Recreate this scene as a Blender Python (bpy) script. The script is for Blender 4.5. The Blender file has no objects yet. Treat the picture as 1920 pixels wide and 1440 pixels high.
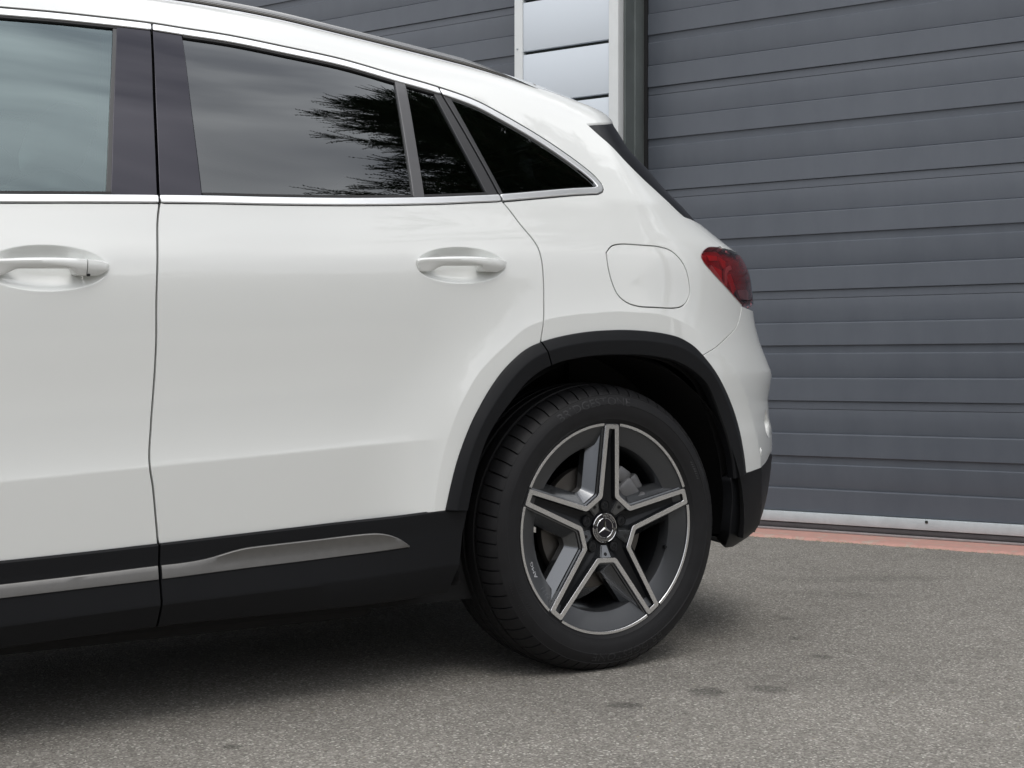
import bpy, bmesh, math, random
import numpy as np
from mathutils import Vector, Matrix
from mathutils.geometry import delaunay_2d_cdt
random.seed(7); rng = np.random.default_rng(7)
SC = bpy.context.scene; COL = SC.collection
# ------------------------------------------------------------------ camera, sky, sun, exposure
cam = bpy.data.cameras.new('camera'); camo = bpy.data.objects.new('camera', cam); COL.objects.link(camo)
cam.sensor_width = 36.0; cam.lens = 2663/1920*36; cam.clip_start = 0.05; cam.clip_end = 3000
TH = math.radians(56.8); PI_T = 0.010514
fw = Vector((math.cos(TH)*math.cos(PI_T), math.sin(TH)*math.cos(PI_T), -math.sin(PI_T)))
rt = Vector((math.sin(TH), -math.cos(TH), 0)); up = rt.cross(fw)
camo.matrix_world = Matrix(((rt.x, up.x, -fw.x, -2.151), (rt.y, up.y, -fw.y, -3.744), (rt.z, up.z, -fw.z, 0.757), (0, 0, 0, 1)))
SC.camera = camo
SUN_EL, SUN_AZ = math.radians(58), math.radians(-112)      # direction towards the sun, azimuth from +X
world = bpy.data.worlds.new('World'); SC.world = world; world.use_nodes = True
nt = world.node_tree; nt.nodes.clear()
def wn(t, **k):
    n = nt.nodes.new(t)
    for a, b in k.items(): setattr(n, a, b)
    return n
wo = wn('ShaderNodeOutputWorld'); bg = wn('ShaderNodeBackground'); sky = wn('ShaderNodeTexSky')
sky.sky_type = 'NISHITA'; sky.sun_disc = False; sky.sun_elevation = SUN_EL; sky.sun_rotation = math.pi/2-SUN_AZ
sky.air_density = 1.0; sky.dust_density = 2.0
tc = wn('ShaderNodeTexCoord'); mp = wn('ShaderNodeMapping'); mp.inputs['Scale'].default_value = (1.0, 1.0, 1.3)
n1 = wn('ShaderNodeTexNoise'); n1.inputs['Scale'].default_value = 4.0; n1.inputs['Detail'].default_value = 4; n1.inputs['Roughness'].default_value = 0.45
n1.inputs['Distortion'].default_value = 0.5
cr = wn('ShaderNodeValToRGB'); cr.color_ramp.elements[0].position = 0.38; cr.color_ramp.elements[1].position = 0.63
cr.color_ramp.elements[0].color = (8.0, 8.15, 8.7, 1); cr.color_ramp.elements[1].color = (17.6, 17.6, 17.6, 1)
mx = wn('ShaderNodeMix', data_type='RGBA'); mx.inputs[0].default_value = 0.92
L = nt.links.new
L(tc.outputs['Generated'], mp.inputs['Vector']); L(mp.outputs['Vector'], n1.inputs['Vector']); L(n1.outputs['Fac'], cr.inputs['Fac'])
sz = wn('ShaderNodeSeparateXYZ'); L(tc.outputs['Generated'], sz.inputs[0])
gr_ = wn('ShaderNodeMapRange'); gr_.inputs['From Min'].default_value = 0.0; gr_.inputs['From Max'].default_value = 1.0; gr_.inputs['To Min'].default_value = 0.55; gr_.inputs['To Max'].default_value = 1.16   # overcast sky: the zenith is about three times as bright as the horizon
L(sz.outputs['Z'], gr_.inputs['Value'])
vs_ = wn('ShaderNodeVectorMath', operation='SCALE'); L(cr.outputs['Color'], vs_.inputs[0]); L(gr_.outputs['Result'], vs_.inputs['Scale'])
L(sky.outputs['Color'], mx.inputs[6]); L(vs_.outputs[0], mx.inputs[7]); L(mx.outputs[2], bg.inputs['Color'])
bg.inputs['Strength'].default_value = 0.10; L(bg.outputs['Background'], wo.inputs['Surface'])
sun = bpy.data.lights.new('sun', 'SUN'); sun.energy = 0.6; sun.angle = math.radians(22); sun.color = (1.0, 0.96, 0.90)
suno = bpy.data.objects.new('sun', sun); COL.objects.link(suno)
sd = Vector((math.cos(SUN_EL)*math.cos(SUN_AZ), math.cos(SUN_EL)*math.sin(SUN_AZ), math.sin(SUN_EL)))
suno.rotation_euler = sd.to_track_quat('Z', 'Y').to_euler(); suno.location = sd*30
SC.view_settings.view_transform = 'Standard'; SC.view_settings.look = 'None'; SC.view_settings.gamma = 1; SC.view_settings.use_curve_mapping = False
SC.view_settings.exposure = 0.36
SC.cycles.max_bounces = 8; SC.cycles.transparent_max_bounces = 16; SC.cycles.caustics_reflective = False
# ------------------------------------------------------------------ materials
MATS = {}
def new_mat(name):
    m = bpy.data.materials.new(name); m.use_nodes = True; t = m.node_tree
    return m, t, t.nodes['Principled BSDF']
def mat(name, col, rough=0.5, metal=0.0, coat=0.0, crough=0.03, spec=None, noise=0.0, nscale=30.0, bump=0.0, bscale=400.0, rn=0.0, ior=None):
    m, t, b = new_mat(name)
    b.inputs['Base Color'].default_value = (*col, 1); b.inputs['Roughness'].default_value = rough; b.inputs['Metallic'].default_value = metal
    b.inputs['Coat Weight'].default_value = coat; b.inputs['Coat Roughness'].default_value = crough
    if spec is not None: b.inputs['Specular IOR Level'].default_value = spec
    if ior: b.inputs['IOR'].default_value = ior
    N = t.nodes.new; K = t.links.new
    if noise or bump or rn:
        g = N('ShaderNodeTexCoord')
    if noise or rn:
        n = N('ShaderNodeTexNoise'); n.inputs['Scale'].default_value = nscale; n.inputs['Detail'].default_value = 8; n.inputs['Roughness'].default_value = 0.6
        K(g.outputs['Object'], n.inputs['Vector'])
    if noise:
        r = N('ShaderNodeMix'); r.data_type = 'RGBA'
        a = [max(0, c*(1-noise)) for c in col]; c2 = [min(1, c*(1+noise)) for c in col]
        r.inputs[6].default_value = (*a, 1); r.inputs[7].default_value = (*c2, 1)
        K(n.outputs['Fac'], r.inputs[0]); K(r.outputs[2], b.inputs['Base Color'])
    if rn:
        q = N('ShaderNodeMapRange'); q.inputs['To Min'].default_value = max(0, rough-rn); q.inputs['To Max'].default_value = rough+rn
        K(n.outputs['Fac'], q.inputs['Value']); K(q.outputs['Result'], b.inputs['Roughness'])
    if bump:
        n2 = N('ShaderNodeTexNoise'); n2.inputs['Scale'].default_value = bscale; n2.inputs['Detail'].default_value = 4
        bp = N('ShaderNodeBump'); bp.inputs['Strength'].default_value = bump; bp.inputs['Distance'].default_value = 0.001
        K(g.outputs['Object'], n2.inputs['Vector']); K(n2.outputs['Fac'], bp.inputs['Height']); K(bp.outputs['Normal'], b.inputs['Normal'])
    MATS[name] = m; return m
def glass(name, tint, boost=1.6, gcol=(0.93, 0.97, 1.0)):
    m, t, b = new_mat(name); t.nodes.remove(b); N = t.nodes.new; K = t.links.new
    o = [n for n in t.nodes if n.type == 'OUTPUT_MATERIAL'][0]
    tr = N('ShaderNodeBsdfTransparent'); tr.inputs['Color'].default_value = (*tint, 1)
    gl = N('ShaderNodeBsdfGlossy'); gl.inputs['Roughness'].default_value = 0.0; gl.inputs['Color'].default_value = (*gcol, 1)
    fr = N('ShaderNodeFresnel'); fr.inputs['IOR'].default_value = 1.52
    mu = N('ShaderNodeMath'); mu.operation = 'MULTIPLY'; mu.use_clamp = True; mu.inputs[1].default_value = boost
    mixs = N('ShaderNodeMixShader')
    K(fr.outputs['Fac'], mu.inputs[0]); K(mu.outputs[0], mixs.inputs[0]); K(tr.outputs[0], mixs.inputs[1]); K(gl.outputs[0], mixs.inputs[2]); K(mixs.outputs[0], o.inputs['Surface'])
    MATS[name] = m; return m
M_PAINT = mat('white_car_paint', (0.748, 0.762, 0.748), rough=0.40, coat=1.0, crough=0.015, noise=0.012, nscale=3.0)
M_PAINT.node_tree.nodes['Principled BSDF'].inputs['Coat IOR'].default_value = 1.60
M_BLACKPL = mat('black_satin_plastic', (0.0098, 0.0103, 0.0118), rough=0.46, bump=0.15, bscale=900, rn=0.08, nscale=14, spec=0.17)
M_GLOSSBK = mat('gloss_black_trim', (0.003, 0.003, 0.005), rough=0.015, spec=0.62)
M_GLOSSBK.node_tree.nodes['Principled BSDF'].inputs['Specular Tint'].default_value = (0.88, 0.86, 1.0, 1)
M_CHROME = mat('satin_chrome', (0.86, 0.87, 0.88), rough=0.32, metal=1.0)
M_BRUSH = mat('brushed_aluminium_insert', (0.200, 0.196, 0.190), rough=0.46, metal=1.0, noise=0.12, nscale=60)
M_RUBBER = mat('black_rubber_seal', (0.010, 0.010, 0.011), rough=0.62)
M_DARK = mat('dark_inner_metal', (0.006, 0.006, 0.007), rough=0.8)
M_GLASSD = glass('privacy_glass', (0.055, 0.06, 0.062), 2.25)
M_GLASSC = glass('green_tinted_glass', (0.50, 0.62, 0.60), 3.2, (0.80, 0.97, 1.0))
M_TYRE = mat('tyre_rubber', (0.0125, 0.0125, 0.0138), rough=0.56, noise=0.40, nscale=22, bump=0.14, bscale=700, rn=0.10, spec=0.26)
M_TYREL = mat('tyre_lettering_rubber', (0.024, 0.024, 0.026), rough=0.45, spec=0.4)
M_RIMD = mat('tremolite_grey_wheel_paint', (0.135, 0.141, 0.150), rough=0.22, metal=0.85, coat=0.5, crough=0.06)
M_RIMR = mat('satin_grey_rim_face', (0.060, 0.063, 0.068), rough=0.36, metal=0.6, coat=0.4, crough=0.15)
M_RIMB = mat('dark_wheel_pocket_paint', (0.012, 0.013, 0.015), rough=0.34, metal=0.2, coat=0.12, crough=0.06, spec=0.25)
M_RIMS = mat('machined_aluminium', (0.84, 0.84, 0.85), rough=0.27, metal=1.0, noise=0.06, nscale=90)
M_DISC = mat('brake_disc_iron', (0.15, 0.14, 0.13), rough=0.45, metal=0.9, noise=0.25, nscale=18)
M_CALI = mat('cast_caliper', (0.16, 0.16, 0.165), rough=0.5, metal=0.6, noise=0.2, nscale=40)
M_FIN = mat('satin_black_fin', (0.006, 0.006, 0.008), rough=0.30, spec=0.35)
M_RAIL = mat('anodised_roof_rail', (0.30, 0.30, 0.30), rough=0.22, metal=1.0)
M_LAMPB = mat('lamp_housing_red', (0.13, 0.005, 0.008), rough=0.25, coat=1.0)
M_LAMPR = mat('lamp_reflector_red', (0.85, 0.022, 0.03), rough=0.18, coat=1.0)
M_LAMPD = mat('lamp_inner_red', (0.40, 0.010, 0.016), rough=0.15, coat=1.0)
M_LAMPG = mat('lamp_guide_pink', (0.85, 0.45, 0.45), rough=0.2, coat=1.0)
M_LAMPK = mat('lamp_smoked_clear', (0.42, 0.45, 0.45), rough=0.15, coat=1.0)
M_LENS = glass('red_lamp_lens', (0.95, 0.46, 0.48), 1.0)
M_SEAT = mat('dark_seat_leather', (0.020, 0.020, 0.022), rough=0.5, noise=0.2, nscale=20)
M_LINER = mat('grey_headliner', (0.34, 0.34, 0.33), rough=0.9)
M_BELT = mat('seat_belt_webbing', (0.22, 0.23, 0.23), rough=0.7)
M_STAR = mat('polished_emblem', (0.80, 0.80, 0.80), rough=0.10, metal=1.0)
def door_mat():
    m, t, b = new_mat('grey_door_enamel'); N = t.nodes.new; K = t.links.new
    g = N('ShaderNodeTexCoord'); mpn = N('ShaderNodeMapping'); mpn.inputs['Scale'].default_value = (3.0, 3.0, 1.2)
    n = N('ShaderNodeTexNoise'); n.inputs['Scale'].default_value = 3.0; n.inputs['Detail'].default_value = 9; n.inputs['Roughness'].default_value = 0.65
    K(g.outputs['Object'], mpn.inputs['Vector']); K(mpn.outputs['Vector'], n.inputs['Vector'])
    n2 = N('ShaderNodeTexNoise'); n2.inputs['Scale'].default_value = 1.1; n2.inputs['Detail'].default_value = 3
    K(g.outputs['Object'], n2.inputs['Vector'])
    r = N('ShaderNodeValToRGB'); r.color_ramp.elements[0].position = 0.30; r.color_ramp.elements[1].position = 0.75
    r.color_ramp.elements[0].color = (0.083, 0.094, 0.114, 1); r.color_ramp.elements[1].color = (0.113, 0.126, 0.148, 1)
    ad = N('ShaderNodeMath'); ad.operation = 'ADD'; hf = N('ShaderNodeMath'); hf.operation = 'MULTIPLY'; hf.inputs[1].default_value = 0.5
    K(n.outputs['Fac'], ad.inputs[0]); K(n2.outputs['Fac'], ad.inputs[1]); K(ad.outputs[0], hf.inputs[0]); K(hf.outputs[0], r.inputs['Fac']); K(r.outputs['Color'], b.inputs['Base Color'])
    q = N('ShaderNodeMapRange'); q.inputs['To Min'].default_value = 0.30; q.inputs['To Max'].default_value = 0.46
    K(n.outputs['Fac'], q.inputs['Value']); K(q.outputs['Result'], b.inputs['Roughness'])
    n3 = N('ShaderNodeTexNoise'); n3.inputs['Scale'].default_value = 260; n3.inputs['Detail'].default_value = 3
    mp3 = N('ShaderNodeMapping'); mp3.inputs['Scale'].default_value = (1, 1, 0.35); K(g.outputs['Object'], mp3.inputs['Vector']); K(mp3.outputs['Vector'], n3.inputs['Vector'])
    bp = N('ShaderNodeBump'); bp.inputs['Strength'].default_value = 0.10; bp.inputs['Distance'].default_value = 0.002
    K(n3.outputs['Fac'], bp.inputs['Height']); K(bp.outputs['Normal'], b.inputs['Normal'])
    return m
M_GDOOR = door_mat()
M_PANEL = mat('pale_blue_white_cladding', (0.64, 0.69, 0.745), rough=0.60, noise=0.025, nscale=2.0, rn=0.06)
M_TRIMW = mat('white_powder_coat', (0.66, 0.68, 0.68), rough=0.45, noise=0.08, nscale=9)
M_STEEL = mat('galvanised_jamb_steel', (0.160, 0.180, 0.176), rough=0.34, metal=0.35, noise=0.35, nscale=5)
M_JOINT = mat('dark_joint', (0.018, 0.024, 0.022), rough=0.7)
M_ALU = mat('weathered_aluminium', (0.52, 0.57, 0.59), rough=0.50, metal=0.15, noise=0.22, nscale=16)
M_SEAL = mat('door_bottom_rubber', (0.085, 0.085, 0.090), rough=0.55, noise=0.3, nscale=12)
M_LIP = mat('pale_seal_lip', (0.30, 0.28, 0.28), rough=0.6, noise=0.3, nscale=25)
M_LEAF = mat('conifer_foliage', (0.034, 0.055, 0.028), rough=0.6, noise=0.5, nscale=2.0, spec=0.2)
M_HEDGE = mat('hedge_foliage', (0.045, 0.075, 0.032), rough=0.6, noise=0.5, nscale=1.5, spec=0.3)
M_BARK = mat('conifer_bark', (0.07, 0.05, 0.035), rough=0.9, noise=0.4, nscale=12)
def asphalt_mat():
    m, t, b = new_mat('worn_asphalt'); N = t.nodes.new; K = t.links.new
    g = N('ShaderNodeTexCoord'); P = g.outputs['Object']
    def noise(s, d=4, r=0.55, vec=P):
        n = N('ShaderNodeTexNoise'); n.inputs['Scale'].default_value = s; n.inputs['Detail'].default_value = d; n.inputs['Roughness'].default_value = r; K(vec, n.inputs['Vector']); return n.outputs['Fac']
    def math_(op, a, c=None, clamp=False):
        n = N('ShaderNodeMath'); n.operation = op; n.use_clamp = clamp
        for i, v in enumerate((a, c)):
            if v is None: continue
            if isinstance(v, (int, float)): n.inputs[i].default_value = v
            else: K(v, n.inputs[i])
        return n.outputs[0]
    vo = N('ShaderNodeTexVoronoi'); vo.inputs['Scale'].default_value = 225; K(P, vo.inputs['Vector'])
    wn_ = N('ShaderNodeTexWhiteNoise'); K(vo.outputs['Position'], wn_.inputs['Vector'])
    ramp = N('ShaderNodeValToRGB'); e = ramp.color_ramp.elements
    e[0].position = 0.0; e[0].color = (0.136, 0.127, 0.113, 1); e[1].position = 1.0; e[1].color = (0.56, 0.535, 0.49, 1)
    for p, c in ((0.40, (0.220, 0.207, 0.185, 1)), (0.75, (0.268, 0.253, 0.227, 1)), (0.92, (0.350, 0.331, 0.298, 1))):
        q = e.new(p); q.color = c
    K(wn_.outputs['Value'], ramp.inputs['Fac'])
    big = noise(1.3, 5, 0.6); mid = noise(9, 5, 0.6)
    mr = N('ShaderNodeMapRange'); mr.inputs['From Min'].default_value = 0.3; mr.inputs['From Max'].default_value = 0.7; mr.inputs['To Min'].default_value = 0.80; mr.inputs['To Max'].default_value = 1.14
    K(math_('ADD', math_('MULTIPLY', big, 0.6), math_('MULTIPLY', mid, 0.4)), mr.inputs['Value'])
    # oil and damp spots: each a ragged ellipse at its own place on the ground
    sx = N('ShaderNodeSeparateXYZ'); K(P, sx.inputs[0])
    rag = math_('MULTIPLY', math_('SUBTRACT', noise(24, 6, 0.75), 0.5), 2.6)
    tot = None
    for (cx, cy, a, bb, ang, st) in SPOTS:
        dx = math_('SUBTRACT', sx.outputs[0], cx); dy = math_('SUBTRACT', sx.outputs[1], cy)
        ca, sa = math.cos(ang), math.sin(ang)
        u = math_('DIVIDE', math_('ADD', math_('MULTIPLY', dx, ca), math_('MULTIPLY', dy, sa)), a)
        v = math_('DIVIDE', math_('SUBTRACT', math_('MULTIPLY', dy, ca), math_('MULTIPLY', dx, sa)), bb)
        d2 = math_('ADD', math_('MULTIPLY', u, u), math_('MULTIPLY', v, v))
        f = math_('MULTIPLY', math_('MULTIPLY', math_('SUBTRACT', math_('ADD', 1.0, rag), d2), 1.3, True), st)
        tot = f if tot is None else math_('MAXIMUM', tot, f)
    dark = math_('SUBTRACT', 1.0, tot)
    mul = N('ShaderNodeVectorMath'); mul.operation = 'SCALE'; K(ramp.outputs['Color'], mul.inputs[0]); K(math_('MULTIPLY', mr.outputs['Result'], dark), mul.inputs['Scale'])
    K(mul.outputs[0], b.inputs['Base Color'])
    b.inputs['Roughness'].default_value = 0.85; b.inputs['Specular IOR Level'].default_value = 0.35
    bp = N('ShaderNodeBump'); bp.inputs['Strength'].default_value = 0.75; bp.inputs['Distance'].default_value = 0.003
    K(math_('ADD', math_('MULTIPLY', vo.outputs['Distance'], -1.0), math_('MULTIPLY', noise(300, 3), 0.5)), bp.inputs['Height']); K(bp.outputs['Normal'], b.inputs['Normal'])
    return m
SPOTS = [(0.055, -1.214, 0.055, 0.060, -0.579, 0.42), (0.191, -1.271, 0.062, 0.052, -0.579, 0.34), (-0.190, -1.212, 0.052, 0.036, -0.579, 0.45), (0.901, -0.602, 0.024, 0.030, -0.579, 0.35), (0.696, -0.845, 0.022, 0.034, -0.579, 0.40),
         (0.574, -1.067, 0.032, 0.030, -0.579, 0.36), (-1.066, -1.060, 0.027, 0.022, -0.579, 0.38), (-0.143, -1.320, 0.05, 0.03, -0.579, 0.10), (0.30, -1.22, 0.14, 0.08, -0.579, 0.10), (1.7, -0.15, 0.45, 0.10, -0.5, 0.16), (1.35, -0.35, 0.30, 0.08, -0.7, 0.12), (2.3, -0.9, 0.5, 0.2, -0.9, 0.10)]
def red_mat():
    m, t, b = new_mat('faded_red_floor_paint'); N = t.nodes.new; K = t.links.new
    g = N('ShaderNodeTexCoord'); n = N('ShaderNodeTexNoise'); n.inputs['Scale'].default_value = 14; n.inputs['Detail'].default_value = 8; n.inputs['Roughness'].default_value = 0.7
    K(g.outputs['Object'], n.inputs['Vector']); r = N('ShaderNodeValToRGB'); e = r.color_ramp.elements
    e[0].position = 0.33; e[0].color = (0.46, 0.38, 0.32, 1); e[1].position = 0.46; e[1].color = (0.50, 0.285, 0.24, 1); q = e.new(0.75); q.color = (0.60, 0.325, 0.275, 1)
    K(n.outputs['Fac'], r.inputs['Fac']); K(r.outputs['Color'], b.inputs['Base Color']); b.inputs['Roughness'].default_value = 0.75
    return m
M_ASPH = asphalt_mat(); M_RED = red_mat()
M_GRIT = mat('edge_grit', (0.30, 0.26, 0.19), rough=0.9, noise=0.6, nscale=40)
# ------------------------------------------------------------------ object helpers
def tag(o, label=None, cat=None, group=None, kind=None):
    for k, v in (('label', label), ('category', cat), ('group', group), ('kind', kind)):
        if v: o[k] = v
    return o
def empty(name, loc=(0, 0, 0), parent=None):
    o = bpy.data.objects.new(name, None); COL.objects.link(o); o.location = loc; o.empty_display_size = 0.2
    if parent: o.parent = parent
    return o
def mobj(name, verts, faces, m, parent=None, smooth=False, normals=None, sharp=None):
    me = bpy.data.meshes.new(name); me.from_pydata([tuple(map(float, v)) for v in verts], [], [tuple(map(int, f)) for f in faces]); me.update()
    if smooth or normals is not None: me.polygons.foreach_set('use_smooth', [True]*len(me.polygons))
    if normals is not None: me.normals_split_custom_set_from_vertices([tuple(map(float, n)) for n in normals])
    elif smooth and sharp: me.set_sharp_from_angle(angle=math.radians(sharp))
    if m: me.materials.append(m)
    o = bpy.data.objects.new(name, me); COL.objects.link(o)
    if parent: o.parent = parent
    return o
def bobj(name, bm, m, parent=None, smooth=False, sharp=35):
    bmesh.ops.recalc_face_normals(bm, faces=bm.faces[:])
    me = bpy.data.meshes.new(name); bm.to_mesh(me); bm.free()
    if smooth:
        me.polygons.foreach_set('use_smooth', [True]*len(me.polygons)); me.set_sharp_from_angle(angle=math.radians(sharp))
    if m: me.materials.append(m)
    o = bpy.data.objects.new(name, me); COL.objects.link(o)
    if parent: o.parent = parent
    return o
def add_box(bm, c, s, bev=0.0, M=None, seg=2):
    g = bmesh.ops.create_cube(bm, size=1.0); vs = g['verts']
    bmesh.ops.scale(bm, verts=vs, vec=s)
    if bev:
        es = list({e for v in vs for e in v.link_edges}); r = bmesh.ops.bevel(bm, geom=es, offset=bev, segments=seg, profile=0.5, affect='EDGES'); vs = list({v for f in r['faces'] for v in f.verts} | {v for v in vs if v.is_valid})
    if M is not None: bmesh.ops.transform(bm, verts=vs, matrix=M)
    bmesh.ops.translate(bm, verts=vs, vec=c)
    return vs
def smooth_curve(pts, step=0.008):
    p = np.asarray(pts, float); out = []
    q = np.vstack([2*p[0]-p[1], p, 2*p[-1]-p[-2]])
    for i in range(1, len(q)-2):
        a, b, c, d = q[i-1], q[i], q[i+1], q[i+2]
        n = max(1, int(np.linalg.norm(c-b)/step)); ta = max(np.linalg.norm(b-a), 1e-6)**.5; tb = max(np.linalg.norm(c-b), 1e-6)**.5; tcc = max(np.linalg.norm(d-c), 1e-6)**.5
        m1 = (c-b)+tb*((b-a)/ta-(c-a)/(ta+tb)); m2 = (c-b)+tb*((d-c)/tcc-(d-b)/(tb+tcc))
        t = (np.arange(n)/n)[:, None]
        out.append((2*t**3-3*t**2+1)*b+(t**3-2*t**2+t)*m1+(-2*t**3+3*t**2)*c+(t**3-t**2)*m2)
    out.append(p[-1:]); return np.vstack(out)
def extend(c, a=0.0, b=0.0):
    c = np.asarray(c); r = [c]
    if a: d = c[0]-c[1]; r.insert(0, (c[0]+d/np.linalg.norm(d)*a)[None])
    if b: d = c[-1]-c[-2]; r.append((c[-1]+d/np.linalg.norm(d)*b)[None])
    return np.vstack(r)
def ribbon(c, w):
    c = np.asarray(c); d = np.gradient(c, axis=0); d /= np.linalg.norm(d, axis=1)[:, None]+1e-12; n = np.stack([-d[:, 1], d[:, 0]], 1)
    return np.vstack([c+n*w/2, (c-n*w/2)[::-1]])
def area(p): x, y = p[:, 0], p[:, 1]; return 0.5*np.sum(x*np.roll(y, -1)-np.roll(x, -1)*y)
def inset(p, d):
    p = np.asarray(p, float); s = 1 if area(p) > 0 else -1
    a = np.roll(p, 1, 0); b = np.roll(p, -1, 0)
    e1 = p-a; e2 = b-p; e1 /= np.linalg.norm(e1, axis=1)[:, None]+1e-12; e2 /= np.linalg.norm(e2, axis=1)[:, None]+1e-12
    n1 = np.stack([-e1[:, 1], e1[:, 0]], 1)*s; n2 = np.stack([-e2[:, 1], e2[:, 0]], 1)*s
    m = n1+n2; k = np.maximum(np.sum(m*n1, 1), 0.35); return p+m/k[:, None]*d
def inside(poly, pts):
    x, y = pts[:, 0], pts[:, 1]; r = np.zeros(len(pts), bool); p = np.asarray(poly); q = np.roll(p, -1, 0)
    for (x1, y1), (x2, y2) in zip(p, q):
        if y1 == y2: continue
        c = ((y1 > y) != (y2 > y)); r ^= c & (x < (x2-x1)*(y-y1)/(y2-y1)+x1)
    return r
# ------------------------------------------------------------------ the car's side surface: half-width as a function of length X and height Z
def hermite(x, kx, ky, ks=None):
    kx=np.asarray(kx,float); ky=np.asarray(ky,float); x=np.asarray(x,float)
    if ks is None:
        d=np.diff(ky)/np.diff(kx); ks=np.zeros_like(ky); ks[0]=d[0]; ks[-1]=d[-1]
        for i in range(1,len(ky)-1):
            ks[i]=0 if d[i-1]*d[i]<=0 else 2*d[i-1]*d[i]/(d[i-1]+d[i])
    ks=np.asarray(ks,float)
    xc=np.clip(x,kx[0],kx[-1])
    i=np.clip(np.searchsorted(kx,xc,side='right')-1,0,len(kx)-2)
    h=kx[i+1]-kx[i]; t=(xc-kx[i])/h
    y=(1+2*t)*(1-t)**2*ky[i]+t*(1-t)**2*h*ks[i]+t*t*(3-2*t)*ky[i+1]+t*t*(t-1)*h*ks[i+1]
    return y+np.where(x<kx[0],(x-kx[0])*ks[0],0)+np.where(x>kx[-1],(x-kx[-1])*ks[-1],0)
WC=(0.0,0.357)   # rear wheel centre (X,Z)
# belt height, roof height, rear end tables
BX=[-3.2,-1.5,-0.8,-0.3,0.0,0.2,0.4,0.8]
BZ=[1.03,1.085,1.118,1.148,1.172,1.192,1.205,1.22]
RX=[-2.6, -1.6, -1.2, -0.8, -0.4, -0.1, 0.2, 0.4]
RZ=[1.5386, 1.6106, 1.6236, 1.6233, 1.5802, 1.5385, 1.4635, 1.4135]
EZ=[0.2, 0.26, 0.29, 0.32, 0.36, 0.4, 0.44, 0.48, 0.52, 0.56, 0.58, 0.62, 0.66, 0.7, 0.74, 0.78, 0.84, 0.9, 0.96, 1.0, 1.04, 1.08, 1.12, 1.18, 1.24, 1.3, 1.36, 1.42, 1.5]
EX=[0.7583, 0.7578, 0.8453, 0.9226, 0.9469, 0.9579, 0.9645, 0.9683, 0.9695, 0.9649, 0.962, 0.9437, 0.9397, 0.9508, 0.9607, 0.9375, 0.8952, 0.8659, 0.852, 0.8444, 0.8288, 0.7958, 0.7039, 0.577, 0.4892, 0.4297, 0.3537, 0.3405, 0.822]
FPHI=[-40.0, 0.0, 20.0, 39.0, 49.0, 58.0, 63.0, 70.0, 76.0, 85.0, 96.0, 103.0, 113.0, 119.0, 126.0, 134.0, 141.0, 148.0, 155.0, 171.0, 220.0]
FR=[0.6, 0.6, 0.6, 0.595, 0.58, 0.575, 0.57, 0.563, 0.556, 0.545, 0.542, 0.547, 0.561, 0.567, 0.562, 0.562, 0.556, 0.549, 0.541, 0.53, 0.53]
PZ=[0.15,0.567,0.567001,0.62,0.70,0.80,0.90,0.95,0.985,1.02,1.09,1.2]
PO=[0.868,0.911,0.911,0.9055,0.9050,0.9115,0.9170,0.9170,0.9138,0.9062,0.8850,0.8535]
PS=[0.10,0.10,-0.17,-0.05,0.03,0.08,0.025,-0.05,-0.145,-0.255,-0.29,-0.29]
XS=0.08; NC=2.0; NB=3.2; FC=0.932
def shift(X):
    return np.where(X<0,0.06*(X+1),0.06+0.02*X)
def body(X,Z):
    Zp=Z-shift(X)
    o=hermite(Zp,PZ,PO,PS)
    dx=X-WC[0]; dz=Z-WC[1]
    r=np.hypot(dx,dz); ph=np.degrees(np.arctan2(dz,dx)); ph=np.where(ph<-90,ph+360,ph)
    d=r-hermite(ph,FPHI,FR)
    k=np.clip(1-d/0.20,0,1)
    f=o+np.maximum(FC-o,0)*k*k
    return np.where(d<0,np.maximum(FC,o),f)
def rear(Z): return hermite(Z,EZ,EX)
def belt(X): return hermite(X,BX,BZ)
def roofz(X): return hermite(X,RX,RZ)
def front(Z): return -3.55-0.0*Z
def width0(X,Z):
    zb=belt(X); lo=body(X,np.minimum(Z,zb)); ob=body(X,zb)
    dz=np.maximum(Z-zb,0); zr=roofz(X)
    s=np.clip(dz/np.maximum(zr-zb,0.02),0,1)
    k=hermite(X,[-1.0,-0.3,0.0,0.3,0.5],[0.0,0.05,0.15,0.32,0.45]); up=(ob-(0.36+k)*dz-0.30*dz*dz)*np.maximum(1-s**12,0)**(1/12)
    return np.where(Z<=zb,lo,up)
def corner(X,Z):
    r=rear(Z); t=np.clip((X-XS)/(r-XS),0,1)
    return np.maximum(1-t**NC,0)**(1/NB)
def width(X,Z):
    X=np.asarray(X,float); Z=np.asarray(Z,float)
    return width0(X,Z)*corner(X,Z)

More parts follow.
